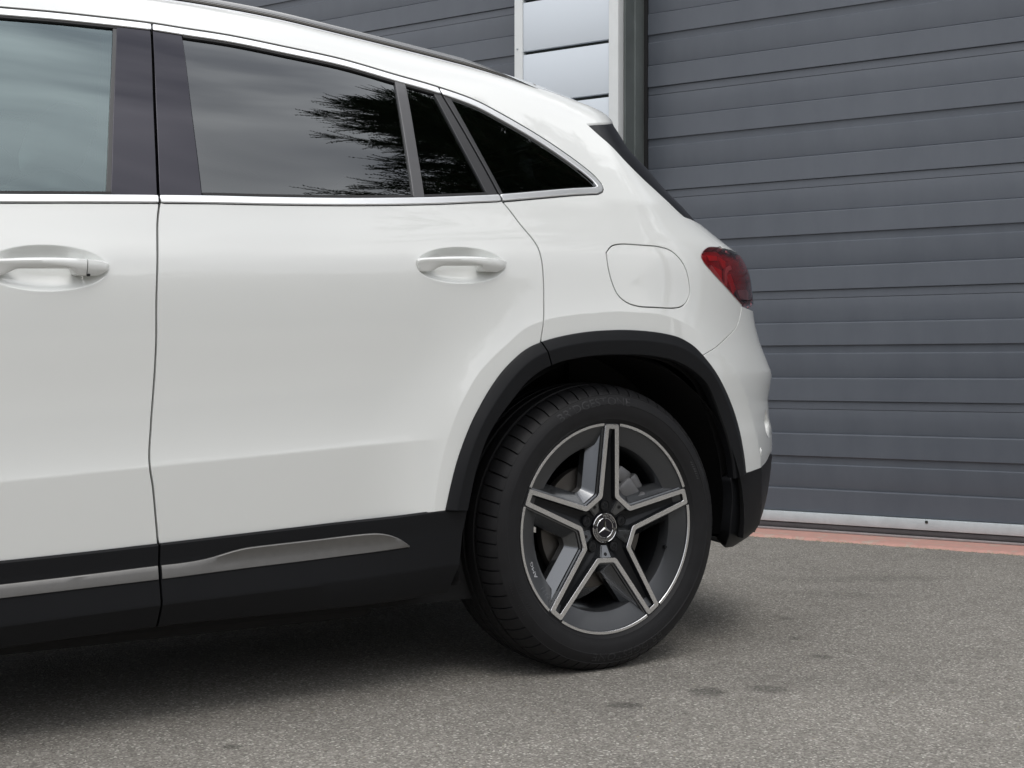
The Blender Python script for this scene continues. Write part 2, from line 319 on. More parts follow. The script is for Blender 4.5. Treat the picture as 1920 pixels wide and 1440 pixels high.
CURVES = {
    'WT': [(-1.42,1.5103),(-1.3173,1.5164),(-1.2097,1.5202),(-1.0993,1.5225),(-1.0143,1.5203),(-0.9181,1.5179),(-0.7871,1.507),(-0.6418,1.4927),(-0.5075,1.4685),(-0.3961,1.4489),(-0.2983,1.424),(-0.2305,1.3939),(-0.139,1.3471),(-0.0723,1.3057),(-0.0172,1.2642),(0.0042,1.2428),(0.0142,1.2263),(0.0149,1.2135),(0.0071,1.2043),(-0.0104,1.1974)],
    'BL': [(-0.0104,1.1974),(-0.078,1.19),(-0.1448,1.1807),(-0.3017,1.1588),(-0.3958,1.1488),(-0.484,1.1399),(-0.611,1.1294),(-0.7323,1.1211),(-0.9111,1.1116),(-1.032,1.1063),(-1.1514,1.0998),(-1.3133,1.09),(-1.4687,1.0801)],
    'gB': [(-1.095,1.5204),(-1.0997,1.4953),(-1.1237,1.341),(-1.1378,1.2247),(-1.1486,1.1132),(-1.1485,1.1017)],
    'gapB': [(-1.1485,1.1017),(-1.1578,1.0559),(-1.1685,0.915),(-1.1683,0.8061),(-1.1709,0.7275),(-1.1771,0.6368),(-1.1815,0.5607),(-1.1738,0.5154),(-1.1599,0.4038),(-1.1584,0.3937)],
    'e1': [(-1.1841,1.4987),(-1.2261,1.2935),(-1.2582,1.1036)],
    'e1b': [(-1.1769,1.4998),(-1.2193,1.2942),(-1.2497,1.1019)],
    'e2': [(-1.0281,1.5004),(-1.0437,1.3126),(-1.0522,1.1126)],
    'e3': [(-0.5116,1.4522),(-0.5303,1.2851),(-0.5427,1.1407)],
    'e3b': [(-0.4873,1.4509),(-0.5056,1.2873),(-0.5169,1.1436)],
    'e4': [(-0.4123,1.4326),(-0.3806,1.3124),(-0.3356,1.1659)],
    'gD': [(-0.3961,1.4489),(-0.3878,1.4211),(-0.3473,1.2989),(-0.3053,1.1733),(-0.3017,1.1588)],
    'e5': [(-0.3711,1.4258),(-0.3332,1.296),(-0.2927,1.1701)],
    'gapD': [(-0.3017,1.1588),(-0.2805,1.1311),(-0.2629,1.1058),(-0.2251,1.0565),(-0.2159,1.0243),(-0.2132,0.9625),(-0.2162,0.9019),(-0.2206,0.8658),(-0.2284,0.8222),(-0.2307,0.7979)],
    'CL': [(-0.494,0.4335),(-0.4782,0.4953),(-0.4596,0.5537),(-0.4263,0.6282),(-0.4015,0.67),(-0.3706,0.7145),(-0.3319,0.7583),(-0.2745,0.8027),(-0.2299,0.8214),(-0.18,0.8343),(-0.1245,0.8441),(-0.0761,0.85),(-0.0237,0.8534),(0.0229,0.8548),(0.0651,0.8541),(0.1116,0.8514),(0.1568,0.8467),(0.2004,0.8391),(0.2359,0.8272),(0.2666,0.8124),(0.2958,0.7918),(0.3301,0.764),(0.3614,0.733),(0.3962,0.6931),(0.4282,0.6497),(0.4487,0.6119),(0.4622,0.5756),(0.4778,0.5259),(0.4896,0.4745)],
    'CI': [(-0.4395,0.4305),(-0.4293,0.4746),(-0.4162,0.5237),(-0.3883,0.5925),(-0.3558,0.6405),(-0.3184,0.6814),(-0.2745,0.7265),(-0.2299,0.7544),(-0.18,0.7725),(-0.1244,0.783),(-0.0597,0.7898),(0.0113,0.7915),(0.0737,0.7905),(0.1188,0.7867),(0.1715,0.7788),(0.2153,0.7652),(0.2591,0.7446),(0.3013,0.7152),(0.3284,0.6785),(0.3515,0.6401),(0.3764,0.5957),(0.3971,0.5496),(0.4118,0.5062),(0.4197,0.4644)],
    'ST': [(-1.4749,0.3842),(-1.3199,0.3898),(-1.1631,0.3968),(-0.9796,0.4055),(-0.7921,0.4147),(-0.6368,0.423),(-0.4954,0.4329),(-0.4409,0.4318)],
    'SB': [(-1.4713,0.2138),(-1.3153,0.2196),(-1.1493,0.2247),(-0.9722,0.2254),(-0.7829,0.2249),(-0.6282,0.2267),(-0.4755,0.2355)],
    'IT': [(-1.4739,0.3395),(-1.3187,0.3453),(-1.1593,0.3525),(-1.1136,0.354),(-1.073,0.3572),(-1.0472,0.3609),(-1.0237,0.3661),(-0.9963,0.3721),(-0.9674,0.3763),(-0.8923,0.3799),(-0.7906,0.3837),(-0.681,0.3888),(-0.6544,0.388),(-0.6331,0.384),(-0.6133,0.377),(-0.5987,0.3692),(-0.5831,0.3576)],
    'IB': [(-1.4734,0.3125),(-1.318,0.3181),(-1.1527,0.324),(-0.9766,0.332),(-0.7884,0.3394),(-0.6589,0.3463),(-0.59,0.3517)],
    'SC': [(-1.4723,0.2627),(-1.1453,0.2762),(-0.7123,0.2889),(-0.4798,0.3048)],
    'FF': [(-0.0191,1.0461),(0.0003,1.0632),(0.0284,1.07),(0.1,1.0707),(0.1556,1.0694),(0.1942,1.0618),(0.2248,1.0425),(0.2447,1.0185),(0.256,0.9843),(0.2575,0.9552),(0.245,0.9339),(0.2267,0.9209),(0.2001,0.9145),(0.1208,0.9137),(0.0664,0.9157),(0.0325,0.9249),(0.0089,0.9417),(-0.0058,0.9686),(-0.0165,1.0074)],
    'WE': [(0.0417,1.3965),(0.0681,1.3672),(0.0983,1.337),(0.1281,1.298),(0.1704,1.2546),(0.2073,1.2241),(0.2441,1.1934),(0.2918,1.1644),(0.3287,1.1456),(0.382,1.122),(0.4266,1.0984),(0.438,1.0917)],
    'LMP': [(0.3177,1.0549),(0.3303,1.0686),(0.3598,1.0809),(0.4018,1.0848),(0.4451,1.0862)],
    'LMPb': [(0.5315,0.9354),(0.4768,0.9577),(0.4299,0.9799),(0.3934,0.998),(0.3629,1.0149),(0.3265,1.0398)],
    'BS': [(0.5273,0.9308),(0.5222,0.9114),(0.4921,0.8766),(0.4386,0.8491),(0.3486,0.8119),(0.2958,0.7918)],
    'BW': [(0.4896,0.4745),(0.535,0.479),(0.5943,0.4853),(0.6759,0.4967),(0.7186,0.5104)],
    'BLf': [(0.4197,0.4644),(0.428,0.431),(0.429,0.395),(0.4238,0.3452),(0.4189,0.3049),(0.4177,0.2854)],
    'p_hrc': [(-0.4426,0.9973)],
    'p_hfc': [(-1.3731,0.9551)],
    'p_h_l': [(-0.5614,0.9963)],
    'p_h_r': [(-0.3207,1.0034)],
    'p_h_t': [(-0.4388,1.0388)],
    'p_h_b': [(-0.4088,0.958)],
    'p_hg_l': [(-0.557,1.0001)],
    'p_hg_r': [(-0.3254,0.9994)],
    'p_hf_t': [(-1.3735,0.9997)],
    'p_hf_b': [(-1.3698,0.91)],
    'p_hf_r': [(-1.2686,0.9602)],
    'p_sens': [(0.5941,0.5268)],
    'p_tear': [(0.6813,0.5999)],
    'p_capkey': [(-1.3162,0.936)],
    'p_crease0': [(-1.4781,0.5378)],
    'p_crease1': [(-0.5245,0.6056)],
}

FX = -2.9                                   # where the nose starts to round in
def fcorner(X, Z):
    t = np.clip((FX-X)/(0.78-0.25*np.clip(Z-0.55, 0, 1)), 0, 1); return np.maximum(1-t**2.2, 0)**(1/2.6)
def O(X, Z): return width(X, Z)*fcorner(np.asarray(X, float), np.asarray(Z, float))
def toU(X, Z):
    r = rear(Z); t = np.clip((X-XS)/(r-XS), 0, 1); return np.where(X <= XS, X, XS+0.75*np.arcsin(t))
def toX(U, Z):
    return np.where(U <= XS, U, XS+(rear(Z)-XS)*np.sin(np.clip((U-XS)/0.75, 0, math.pi/2)))
def panel(name, inc, exc, m, parent, off=0.0, lip=0.0012, depth=0.024, h=0.025, dent=None, mirror=True, extra=(), uv=False, crown=0.0):
    def S(X, Z):
        o = O(X, Z)+off
        return o-dent(X, Z) if dent else o
    polys = [np.asarray(p, float) for p in list(inc)+list(exc)]
    if not uv: polys = [np.stack([toU(p[:, 0], p[:, 1]), p[:, 1]], 1) for p in polys]
    ni = len(inc); lo = polys[0].min(0); hi = polys[0].max(0)
    for p in polys[1:ni]: lo = np.maximum(lo, p.min(0)); hi = np.minimum(hi, p.max(0))
    gu, gz = np.meshgrid(np.arange(lo[0], hi[0], h), np.arange(lo[1], hi[1], h)); G = np.stack([gu.ravel(), gz.ravel()], 1)
    G += rng.uniform(-.05, .05, G.shape)*h
    V = []; E = []
    for p in polys:
        b = len(V); V += [tuple(q) for q in p]; E += [(b+i, b+(i+1) % len(p)) for i in range(len(p))]
    for c in extra:
        c = np.asarray(c); c = np.stack([toU(c[:, 0], c[:, 1]), c[:, 1]], 1); b = len(V); V += [tuple(q) for q in c]; E += [(b+i, b+i+1) for i in range(len(c)-1)]
    ok = np.ones(len(G), bool)
    for i, p in enumerate(polys): ok &= inside(p, G) if i < ni else ~inside(p, G)
    V += [tuple(q) for q in G[ok]]
    vc, _, fc = delaunay_2d_cdt([Vector(v) for v in V], E, [], 0, 1e-5)[:3]
    vc = np.array([tuple(v) for v in vc]); fc = np.array([f for f in fc if len(f) == 3])
    cen = vc[fc].mean(1); keep = np.ones(len(fc), bool)
    for i, p in enumerate(polys): keep &= inside(p, cen) if i < ni else ~inside(p, cen)
    fc = fc[keep]; used = np.unique(fc); idx = -np.ones(len(vc), int); idx[used] = np.arange(len(used)); vc = vc[used]; fc = idx[fc]
    a, b, c = vc[fc[:, 0]], vc[fc[:, 1]], vc[fc[:, 2]]; cr_ = (b[:, 0]-a[:, 0])*(c[:, 1]-a[:, 1])-(b[:, 1]-a[:, 1])*(c[:, 0]-a[:, 0])
    fc[cr_ < 0] = fc[cr_ < 0][:, ::-1]
    U, Z = vc[:, 0], vc[:, 1]
    def P(U, Z):
        X = toX(U, Z); return np.stack([X, -S(X, Z), Z], 1)
    e = 0.0018
    n = np.cross(P(U+e, Z)-P(U-e, Z), P(U, Z+e)-P(U, Z-e)); n /= np.linalg.norm(n, axis=1)[:, None]+1e-12
    n[n[:, 1] > 0.2] *= -1
    verts = P(U, Z); norms = n
    faces = [tuple(f) for f in fc]
    # rounded edge and return flange
    cnt = {}
    for f in faces:
        for i in range(3):
            k = (f[i], f[(i+1) % 3]); cnt[k] = 1
    be = [k for k in cnt if (k[1], k[0]) not in cnt]
    if lip > 0 and be:
        outd = np.zeros((len(vc), 2))
        for i, j in be:
            d = vc[j]-vc[i]; L_ = np.hypot(*d)+1e-12; nn = np.array([d[1], -d[0]])/L_; outd[i] += nn; outd[j] += nn
        bv = sorted({i for k in be for i in k}); od = outd[bv]; od /= np.linalg.norm(od, axis=1)[:, None]+1e-9
        base = len(verts); mp_ = {v: k for k, v in enumerate(bv)}; nb = len(bv)
        vb = verts[bv]; nbn = norms[bv]
        o3 = np.stack([od[:, 0], 0*od[:, 0], od[:, 1]], 1); o3 -= nbn*np.sum(o3*nbn, 1)[:, None]; o3 /= np.linalg.norm(o3, axis=1)[:, None]+1e-9
        r1 = vb+o3*lip*0.7-nbn*lip*0.3; r2 = vb+o3*lip-nbn*lip; r3 = vb+o3*lip-nbn*depth
        verts = np.vstack([verts, vb, r1, r2, r2, r3])
        mid = nbn+o3; mid /= np.linalg.norm(mid, axis=1)[:, None]
        norms = np.vstack([norms, nbn, mid, o3, o3, o3])
        for i, j in be:
            p, q = mp_[i], mp_[j]
            for s in (0, 1, 3): faces.append((base+s*nb+p, base+(s+1)*nb+p, base+(s+1)*nb+q, base+s*nb+q))
    ob = mobj(name, verts, faces, m, parent, True, norms)
    if mirror: mirrored(ob)
    return ob
def mirrored(ob, parent=None):
    c = ob.copy(); COL.objects.link(c); c.parent = parent or ob.parent; c.scale = (1, -1, 1); return c
def surf_pt(X, Z, off=0.0): return Vector((X, -(float(O(X, Z))+off), Z))
def box_left(c, x=-9.0):   # region ahead of a cutting curve (which runs top to bottom)
    c = np.asarray(c); return np.vstack([[[x, c[0][1]]], c, [[x, c[-1][1]]]])
def box_right(c, x=9.0):
    c = np.asarray(c); return np.vstack([[[x, c[0][1]]], c, [[x, c[-1][1]]]])
CV = {k: np.array(v) for k, v in CURVES.items()}
# ================================================================== THE PLACE: ground, threshold, building
WD = np.array([-0.39201792, 0.91995758]); WN = np.array([0.91995758, 0.39201792])   # along the facade, and into the building
def wp(s, c, z): q = WD*s+WN*c; return (q[0], q[1], z)
C_DOOR, C_COL = 2.744, 2.504
def wbox(bm, s0, s1, c0, c1, z0, z1, bev=0.0):
    vs = [bm.verts.new(wp(s, c, z)) for z in (z0, z1) for c in (c0, c1) for s in (s0, s1)]
    for f in ((0, 1, 3, 2), (4, 6, 7, 5), (0, 4, 5, 1), (2, 3, 7, 6), (0, 2, 6, 4), (1, 5, 7, 3)): bm.faces.new([vs[i] for i in f])
    if bev:
        es = list({e for v in vs for e in v.link_edges}); bmesh.ops.bevel(bm, geom=es, offset=bev, segments=2, profile=0.5, affect='EDGES')
def wobj(name, args, m, parent=None, bev=0.0):
    bm = bmesh.new(); wbox(bm, *args, bev); return bobj(name, bm, m, parent, smooth=bool(bev))
g = mobj('asphalt_ground', [(-160, -160, 0), (160, -160, 0), (160, 160, 0), (-160, 160, 0)], [(0, 1, 2, 3)], M_ASPH)
tag(g, kind='structure')
# painted threshold with a broken front edge
bm = bmesh.new(); n = 420; s = np.linspace(-4.0, 6.2, n)
edge = C_COL+0.004+0.010*np.convolve(rng.normal(size=n), np.ones(9)/9, 'same')+0.006*rng.normal(size=n)
tv = [[bm.verts.new(wp(s[i], c, z)) for c, z in ((edge[i]-0.012, -0.002), (edge[i], 0.010), (edge[i]+0.02, 0.012), (C_DOOR+0.2, 0.012))] for i in range(n)]
for i in range(n-1):
    for k in range(3): bm.faces.new((tv[i][k], tv[i+1][k], tv[i+1][k+1], tv[i][k+1]))
th = bobj('red_threshold', bm, M_RED); tag(th, kind='structure')
# grit and crumbs lying along the broken edge, and loose specks on the yard
bm = bmesh.new()
def crumb(bm, x, y, r):
    a0 = random.random()*6.28; k = 5; top = bm.verts.new((x, y, r*0.8)); ring = [bm.verts.new((x+r*math.cos(a0+i*6.283/k)*random.uniform(.7, 1.2), y+r*math.sin(a0+i*6.283/k)*random.uniform(.7, 1.2), 0.0005)) for i in range(k)]
    for i in range(k): bm.faces.new((ring[i], ring[(i+1) % k], top))
for i in range(2600):
    ss = random.uniform(-3.9, 3.0); cc = C_COL-abs(random.gauss(0.004, 0.018)); x, y, _ = wp(ss, cc, 0); crumb(bm, x, y, random.uniform(0.0015, 0.0055))
gr = bobj('edge_grit', bm, M_GRIT); tag(gr, 'pale gritty crumbs along the broken edge of the red threshold', 'grit', kind='stuff')
bm = bmesh.new()
for i in range(900): crumb(bm, random.uniform(-2, 3), random.uniform(-2.6, 0.8), random.uniform(0.001, 0.0028))
tag(bobj('loose_grit', bm, M_GRIT), 'tiny stones scattered over the asphalt yard', 'grit', kind='stuff')
# building body, columns, jambs
bld = empty('garage_building', wp(1.0, C_DOOR, 0)); BP = Vector(bld.location)
def bpart(o, parent=None):
    o.parent = parent or bld; o.matrix_parent_inverse = Matrix.Translation(-BP); return o
tag(bld, 'grey industrial garage block with pale panelled pier between two doors', 'building')
HT = 3.6
def pier(s0, s1, first):
    bpart(wobj('pier_core', (s0+0.012, s1-0.012, C_COL+0.030, C_DOOR+0.5, 0, HT), M_JOINT))
    bpart(wobj('corner_trim', (s0, s0+0.053, C_COL-0.004, C_COL+0.05, 0.012, HT), M_TRIMW, bev=0.003))
    bpart(wobj('corner_trim', (s1-0.048, s1, C_COL-0.004, C_COL+0.05, 0.012, HT), M_TRIMW, bev=0.003))
    z = 2.075-0.26*8+0.0
    sh = None
    while z < HT-0.05:
        bpart(wobj('cladding_panel', (s0+0.0545, s1-0.0495, C_COL+0.002, C_COL+0.028, max(z+0.009, 0.014), min(z+0.26-0.009, HT)), M_PANEL, bev=0.002)); z += 0.26
    # steel reveals on both sides of the pier
    for sg, se in ((-1, s0), (1, s1)):
        a, b = (se-0.010, se+0.011) if sg < 0 else (se-0.011, se+0.010)
        bpart(wobj('steel_jamb', (a, b, C_COL+0.051, C_COL+0.135, 0.012, HT), M_STEEL))
        a2, b2 = (se-0.016, se+0.011) if sg < 0 else (se-0.011, se+0.016)
        bpart(wobj('guide_rail', (a2, b2, C_COL+0.137, C_DOOR-0.012, 0.012, HT), M_STEEL, bev=0.003))
        a3, b3 = (se-0.030, se+0.011) if sg < 0 else (se-0.011, se+0.030)
        bpart(wobj('side_seal', (a3, b3, C_DOOR-0.011, C_DOOR+0.004, 0.012, HT), M_RUBBER))
pier(0.757, 1.354, True); pier(-3.95, -3.36, False); pier(5.47, 6.06, False)
for q, (ss, zz) in enumerate(((1.335, 2.36), (1.332, 1.6), (0.79, 1.9))):
    bm = bmesh.new(); bmesh.ops.create_icosphere(bm, subdivisions=1, radius=0.006); bmesh.ops.translate(bm, verts=bm.verts[:], vec=wp(ss, C_COL-0.005, zz)); bpart(bobj('rivet', bm, M_ALU, smooth=True))
bpart(wobj('lintel', (-3.95, 6.06, C_COL, C_DOOR+0.5, HT+0.002, HT+0.75), M_PANEL))
bpart(wobj('roof_slab', (-4.1, 6.2, C_COL-0.15, C_COL+9, HT+0.752, HT+0.95), M_TRIMW))
bpart(wobj('end_wall', (-3.95, -3.80, C_DOOR+0.502, C_COL+9, 0, HT+0.75), M_PANEL)); bpart(wobj('end_wall', (5.91, 6.06, C_DOOR+0.502, C_COL+9, 0, HT+0.75), M_PANEL))
bpart(wobj('back_wall', (-3.95, 6.06, C_COL+8.8, C_COL+9, 0.0, HT+0.75), M_PANEL)); bpart(wobj('dark_inner_wall', (-3.8, 5.9, C_DOOR+0.25, C_DOOR+0.3, 0.013, HT), M_JOINT))
# sectional doors: every section a part, its ribs and steps in the profile (height, depth towards the building)
SEC = 0.51
PROF = [(0.0005, 0.030), (0.0005, 0.0085), (0.036, 0.0080), (0.0368, 0.0085), (0.0372, 0.0135), (0.0384, 0.0135), (0.0388, 0.0080), (0.042, 0.0075), (0.090, 0.0078), (0.130, 0.0095), (0.1455, 0.0110), (0.1462, 0.0135),
        (0.1520, 0.0020), (0.1536, 0.0012), (0.200, 0.0008), (0.2515, 0.0), (0.2530, 0.0006), (0.2545, 0.0080), (0.2560, 0.0084), (0.2885, 0.0095), (0.2935, 0.0036), (0.2955, 0.0036), (0.345, 0.0050), (0.385, 0.0085),
        (0.3995, 0.0108), (0.4002, 0.0135), (0.4060, 0.0020), (0.4076, 0.0012), (0.455, 0.0008), (0.5070, 0.0), (0.5085, 0.0006), (0.5095, 0.0080), (0.5095, 0.030)]
PROF = [(SEC-a, b) for a, b in PROF][::-1]
def sect_mesh(s0, s1):
    ns = 24; ss = np.linspace(s0, s1, ns); bm = bmesh.new(); rows = []
    for i, sx_ in enumerate(ss):
        rows.append([bm.verts.new((*wp(sx_, C_DOOR+d, 0)[:2], z)) for z, d in PROF])
    for i in range(ns-1):
        for k in range(len(PROF)-1): bm.faces.new((rows[i][k], rows[i+1][k], rows[i+1][k+1], rows[i][k+1]))
    bmesh.ops.recalc_face_normals(bm, faces=bm.faces[:])
    me = bpy.data.meshes.new('door_section'); bm.to_mesh(me); bm.free(); me.materials.append(M_GDOOR)
    me.polygons.foreach_set('use_smooth', [True]*len(me.polygons)); me.set_sharp_from_angle(angle=math.radians(14))
    return me
def garage_door(s0, s1, label):
    d = empty('garage_door', wp((s0+s1)/2, C_DOOR, 0.012)); P0 = Vector(d.location); inv = Matrix.Translation(-P0)
    tag(d, label, 'garage door', 'sectional garage doors of the grey block')
    me = sect_mesh(s0+0.012, s1-0.012)
    z = 0.0995
    for k in range(7):
        o = bpy.data.objects.new('door_section', me); COL.objects.link(o); o.parent = d; o.matrix_parent_inverse = inv
        o.location = (random.uniform(-.0008, .0008), 0, z+k*SEC)
    for nm, args, mm, bv in (('bottom_rail', (s0+0.012, s1-0.012, C_DOOR-0.022, C_DOOR+0.02, 0.051, 0.0985), M_ALU, 0.003), ('rubber_seal', (s0+0.012, s1-0.012, C_DOOR-0.014, C_DOOR+0.02, 0.024, 0.0495), M_SEAL, 0.008),
                             ('seal_lip', (s0+0.012, s1-0.012, C_DOOR-0.026, C_DOOR+0.02, 0.0125, 0.0225), M_LIP, 0.003)):
        o = wobj(nm, args, mm, bev=bv); o.parent = d; o.matrix_parent_inverse = inv
    ss = s0+0.35
    while ss < s1:
        o = wobj('rail_screw', (ss, ss+0.012, C_DOOR-0.026, C_DOOR-0.02, 0.082, 0.094), M_JOINT, bev=0.002); o.parent = d; o.matrix_parent_inverse = inv; ss += 0.78
    return d
garage_door(-3.36, 0.757, 'large grey ribbed garage door behind the rear bumper of the white car')
garage_door(1.354, 5.47, 'grey ribbed garage door glimpsed over the roof of the white car')
# ================================================================== THE CAR
car = empty('parked_car', (0, 0, 0)); tag(car, 'white compact crossover with black arch cladding parked in front of the garage', 'car')
sm = smooth_curve
WT = sm(np.vstack([[[-2.55, 1.10], [-2.35, 1.245], [-2.1, 1.375], [-1.85, 1.455], [-1.62, 1.50]], CV['WT']]), 0.01)
BLc = sm(np.vstack([CV['BL'][1:], [[-1.8, 1.062], [-2.2, 1.043], [-2.5, 1.035]]]), 0.01)
WIN = np.vstack([WT, BLc])                                     # the whole side-window opening
W1, W2, W3 = inset(WIN, 0.0050), inset(WIN, 0.0165), inset(WIN, 0.0245)
gB, gD = sm(CV['gB']), sm(CV['gD']); gapB, gapD = sm(CV['gapB']), sm(CV['gapD'])
cutB = extend(np.vstack([gB, gapB[1:]]), 0.10, 0.0); cutD = extend(np.vstack([gD, gapD[1:]]), 0.10, 0.0)
G = 0.0066
ribB, ribD = ribbon(cutB, G), ribbon(cutD, 0.0056); ribDl = ribbon(extend(gapD, 0.012, 0.0), 0.0056)
CL, CI = sm(CV['CL'], 0.012), sm(CV['CI'], 0.012); ST = sm(np.vstack([[[-2.3, 0.372], [-1.9, 0.374]], CV['ST']]), 0.02); SB = sm(np.vstack([[[-2.3, 0.20], [-1.9, 0.205]], CV['SB']]), 0.02)
iD = int(np.argmin(np.hypot(CL[:, 0]-CV['gapD'][-2][0], CL[:, 1]-CV['gapD'][-2][1])))
def crease_z(X): return 0.567+shift(X)
crx = np.arange(-2.3, -0.47, 0.02); crease = np.stack([crx, crease_z(crx)], 1)
phis = np.radians(np.arange(172, 20, -0.8)); fr_ = hermite(np.degrees(phis), FPHI, FR); flare = np.stack([WC[0]+fr_*np.cos(phis), WC[1]+fr_*np.sin(phis)], 1)
def both(c, d): return [c+np.array([0, d]), c-np.array([0, d])]
def fl_(k): return flare+(flare-np.array(WC))/np.linalg.norm(flare-np.array(WC), axis=1)[:, None]*k
FLX = [fl_(k) for k in (-0.006, -0.002, 0.0, 0.002, 0.006)]
def rings(k):
    cx, cz, a, b = HB[k]; t = np.linspace(0, 2*math.pi, 97); out = []
    for q in (1.14, 1.09, 1.05, 1.02, 1.004, 0.995, 0.98, 0.96, 0.93, 0.89, 0.84, 0.78, 0.70, 0.6, 0.48, 0.34, 0.18):
        x = cx+a*q*np.cos(t); out.append(np.stack([x, cz+0.03*(x-cx)+b*q*np.sin(t)], 1))
    return out
# door-handle bowls are pressed into the door skins
HB = [(-0.441, 0.998, 0.121, 0.042), (-1.388, 0.955, 0.121, 0.045)]
def bowl(k):
    cx, cz, a, b = HB[k]
    def f(X, Z):
        r2 = ((X-cx)/a)**2+((Z-cz-0.03*(X-cx))/b)**2; q = np.clip(1-r2, 0, 1); return 0.025*q*(1.5-0.5*q)
    return f
# doors
low = lambda c: np.vstack([c])
belt_all = BLc[::-1]                                           # front to rear along the belt
def upto(c, x): return c[c[:, 0] <= x]
bB = cutB[cutB[:, 1] < 1.15]; bB = bB[np.argsort(-bB[:, 1])]
xB_top = gapB[0][0]; xB_bot = gapB[-1][0]
fd = np.vstack([belt_all[(belt_all[:, 0] > -2.25) & (belt_all[:, 0] < xB_top)]-[0, 0.002], gapB, ST[(ST[:, 0] < xB_bot) & (ST[:, 0] > -2.22)][::-1]])
win_d = inset(WIN, -0.0002)
front_door = panel('front_door', [fd], [ribB, win_d], M_PAINT, car, dent=bowl(1), h=0.022, extra=both(crease, 0.003)+rings(1))
arch_front = CL[:iD+1][::-1]                                   # from the door gap down to the sill
rd = np.vstack([gapB[::-1], belt_all[(belt_all[:, 0] > xB_top) & (belt_all[:, 0] < gapD[0][0])]-[0, 0.002], gapD[gapD[:, 1] > CL[iD][1]], arch_front, ST[(ST[:, 0] > xB_bot) & (ST[:, 0] < CL[0][0])][::-1]])
rear_door = panel('rear_door', [rd], [ribB, ribD, win_d], M_PAINT, car, dent=bowl(0), h=0.020, extra=both(crease, 0.003)+FLX+rings(0))
# body side: cant rail, D pillar and rear quarter in one pressing
def rail_z(X):
    return hermite(X, RBX, RBZ)
RBX = [-2.3, -1.9, -1.45, -1.0, -0.8565, -0.6119, -0.42, -0.30, -0.175, -0.0955, -0.0165, 0.05, 0.10, 0.15, 0.1861]
RBZ = [1.455, 1.558, 1.594, 1.602, 1.5935, 1.5645, 1.5415, 1.5255, 1.508, 1.494, 1.482, 1.4705, 1.4605, 1.446, 1.4289]
rx = np.append(np.arange(-2.3, 0.18, 0.02), 0.1861); RBc = np.stack([rx, rail_z(rx)], 1)
WE = sm(CV['WE'], 0.008)
LT = sm(CV['LMP'][::-1], 0.004); LB = sm(CV['LMPb'][::-1], 0.004)
lamp_left = np.vstack([LT, LB])                                # lamp outline over the top-left and down the lower-left edge
BS = sm(CV['BS'], 0.006)
FF = sm(np.vstack([CV['FF'], CV['FF'][:1]]), 0.004)[:-1]
lampA = sm(np.vstack([CV['LMP'][::-1][1:], CV['LMPb'][::-1]]), 0.004)
TE = sm(np.array([(0.0417, 1.3965), (0.0559, 1.3992), (0.0702, 1.4018), (0.0848, 1.4047), (0.1008, 1.4078), (0.1199, 1.4119), (0.1409, 1.4169), (0.1616, 1.4222), (0.1861, 1.4289)]), 0.006)
bs_poly = np.vstack([RBc, TE[::-1][1:], WE[1:], lampA, BS, CL[iD:][CL[iD:][:, 1] > BS[-1][1]-0.02][:0], CL[iD:int(np.argmin(np.hypot(*(CL-BS[-1]).T)))+1][::-1], gapD[::-1][gapD[::-1][:, 1] > CL[iD][1]], BLc[BLc[:, 0] > gapD[0][0]][::-1]-[0, 0.0], WT[::-1][WT[::-1][:, 0] > -2.3]])
win_out = inset(WIN, -0.0030)
ffrib = np.vstack([FF])
body_side = panel('body_side', [bs_poly], [ribDl, inset(FF, -0.0030), win_out, ribbon(BS, 0.0042)], M_PAINT, car, h=0.020, extra=FLX)
fuel_flap = panel('fuel_flap', [inset(FF, 0.0022)], [], M_PAINT, car, h=0.02, mirror=False)
# roof skin, from rail to rail
bm = bmesh.new(); rows = []
def solve_zv(X, o):
    X = np.asarray(X, float); a = belt(X)+0.05; b = roofz(X)-1e-5
    for _ in range(36):
        m_ = (a+b)/2; g_ = O(X, m_) > o; a = np.where(g_, m_, a); b = np.where(g_, b, m_)
    return a
def oedge(X): Xc = np.minimum(np.asarray(X, float), 0.1861); return O(Xc, rail_z(Xc))-0.0005
def xend(k): return 0.1861+0.092*(1-abs(k)**3)
for k in np.linspace(-1, 1, 33):
    X = -2.3+np.linspace(0, 1, 60)*(xend(k)+2.3); o = abs(k)*oedge(X); Zr_ = solve_zv(X, o)
    rows.append([bm.verts.new((x, math.copysign(q, k), z)) for x, q, z in zip(X, o, Zr_)])
for i in range(32):
    for k in range(59): bm.faces.new((rows[i][k], rows[i][k+1], rows[i+1][k+1], rows[i+1][k]))
bobj('roof', bm, M_PAINT, car, smooth=True, sharp=60)
# roof rails: a dark foot, a satin body and a bright crown, swept along the roof edge
def rail(xs, prof, name, m):
    bm = bmesh.new(); rws = []
    for X in xs:
        z = float(rail_z(np.array(X))); o = float(O(X, z)); k = max(0.03, min(1.0, (-0.066-X)/0.22))**0.7
        rws.append([bm.verts.new((X, -(o-a), z+b*k-0.004)) for a, b in prof])
    n_ = len(prof)
    for i in range(len(rws)-1):
        for j in range(n_): bm.faces.new((rws[i][j], rws[i+1][j], rws[i+1][(j+1) % n_], rws[i][(j+1) % n_]))
    bm.faces.new(rws[0]); bm.faces.new(rws[-1][::-1])
    o_ = bobj(name, bm, m, car, smooth=True, sharp=30); mirrored(o_); return o_
rxs = np.concatenate([np.linspace(-2.1, -0.3, 60), np.linspace(-0.29, -0.066, 40)])
rail(rxs, [(0.000, 0.000), (-0.002, 0.006), (0.002, 0.0075), (0.030, 0.012), (0.030, 0.0)], 'rail_foot', M_GLOSSBK)
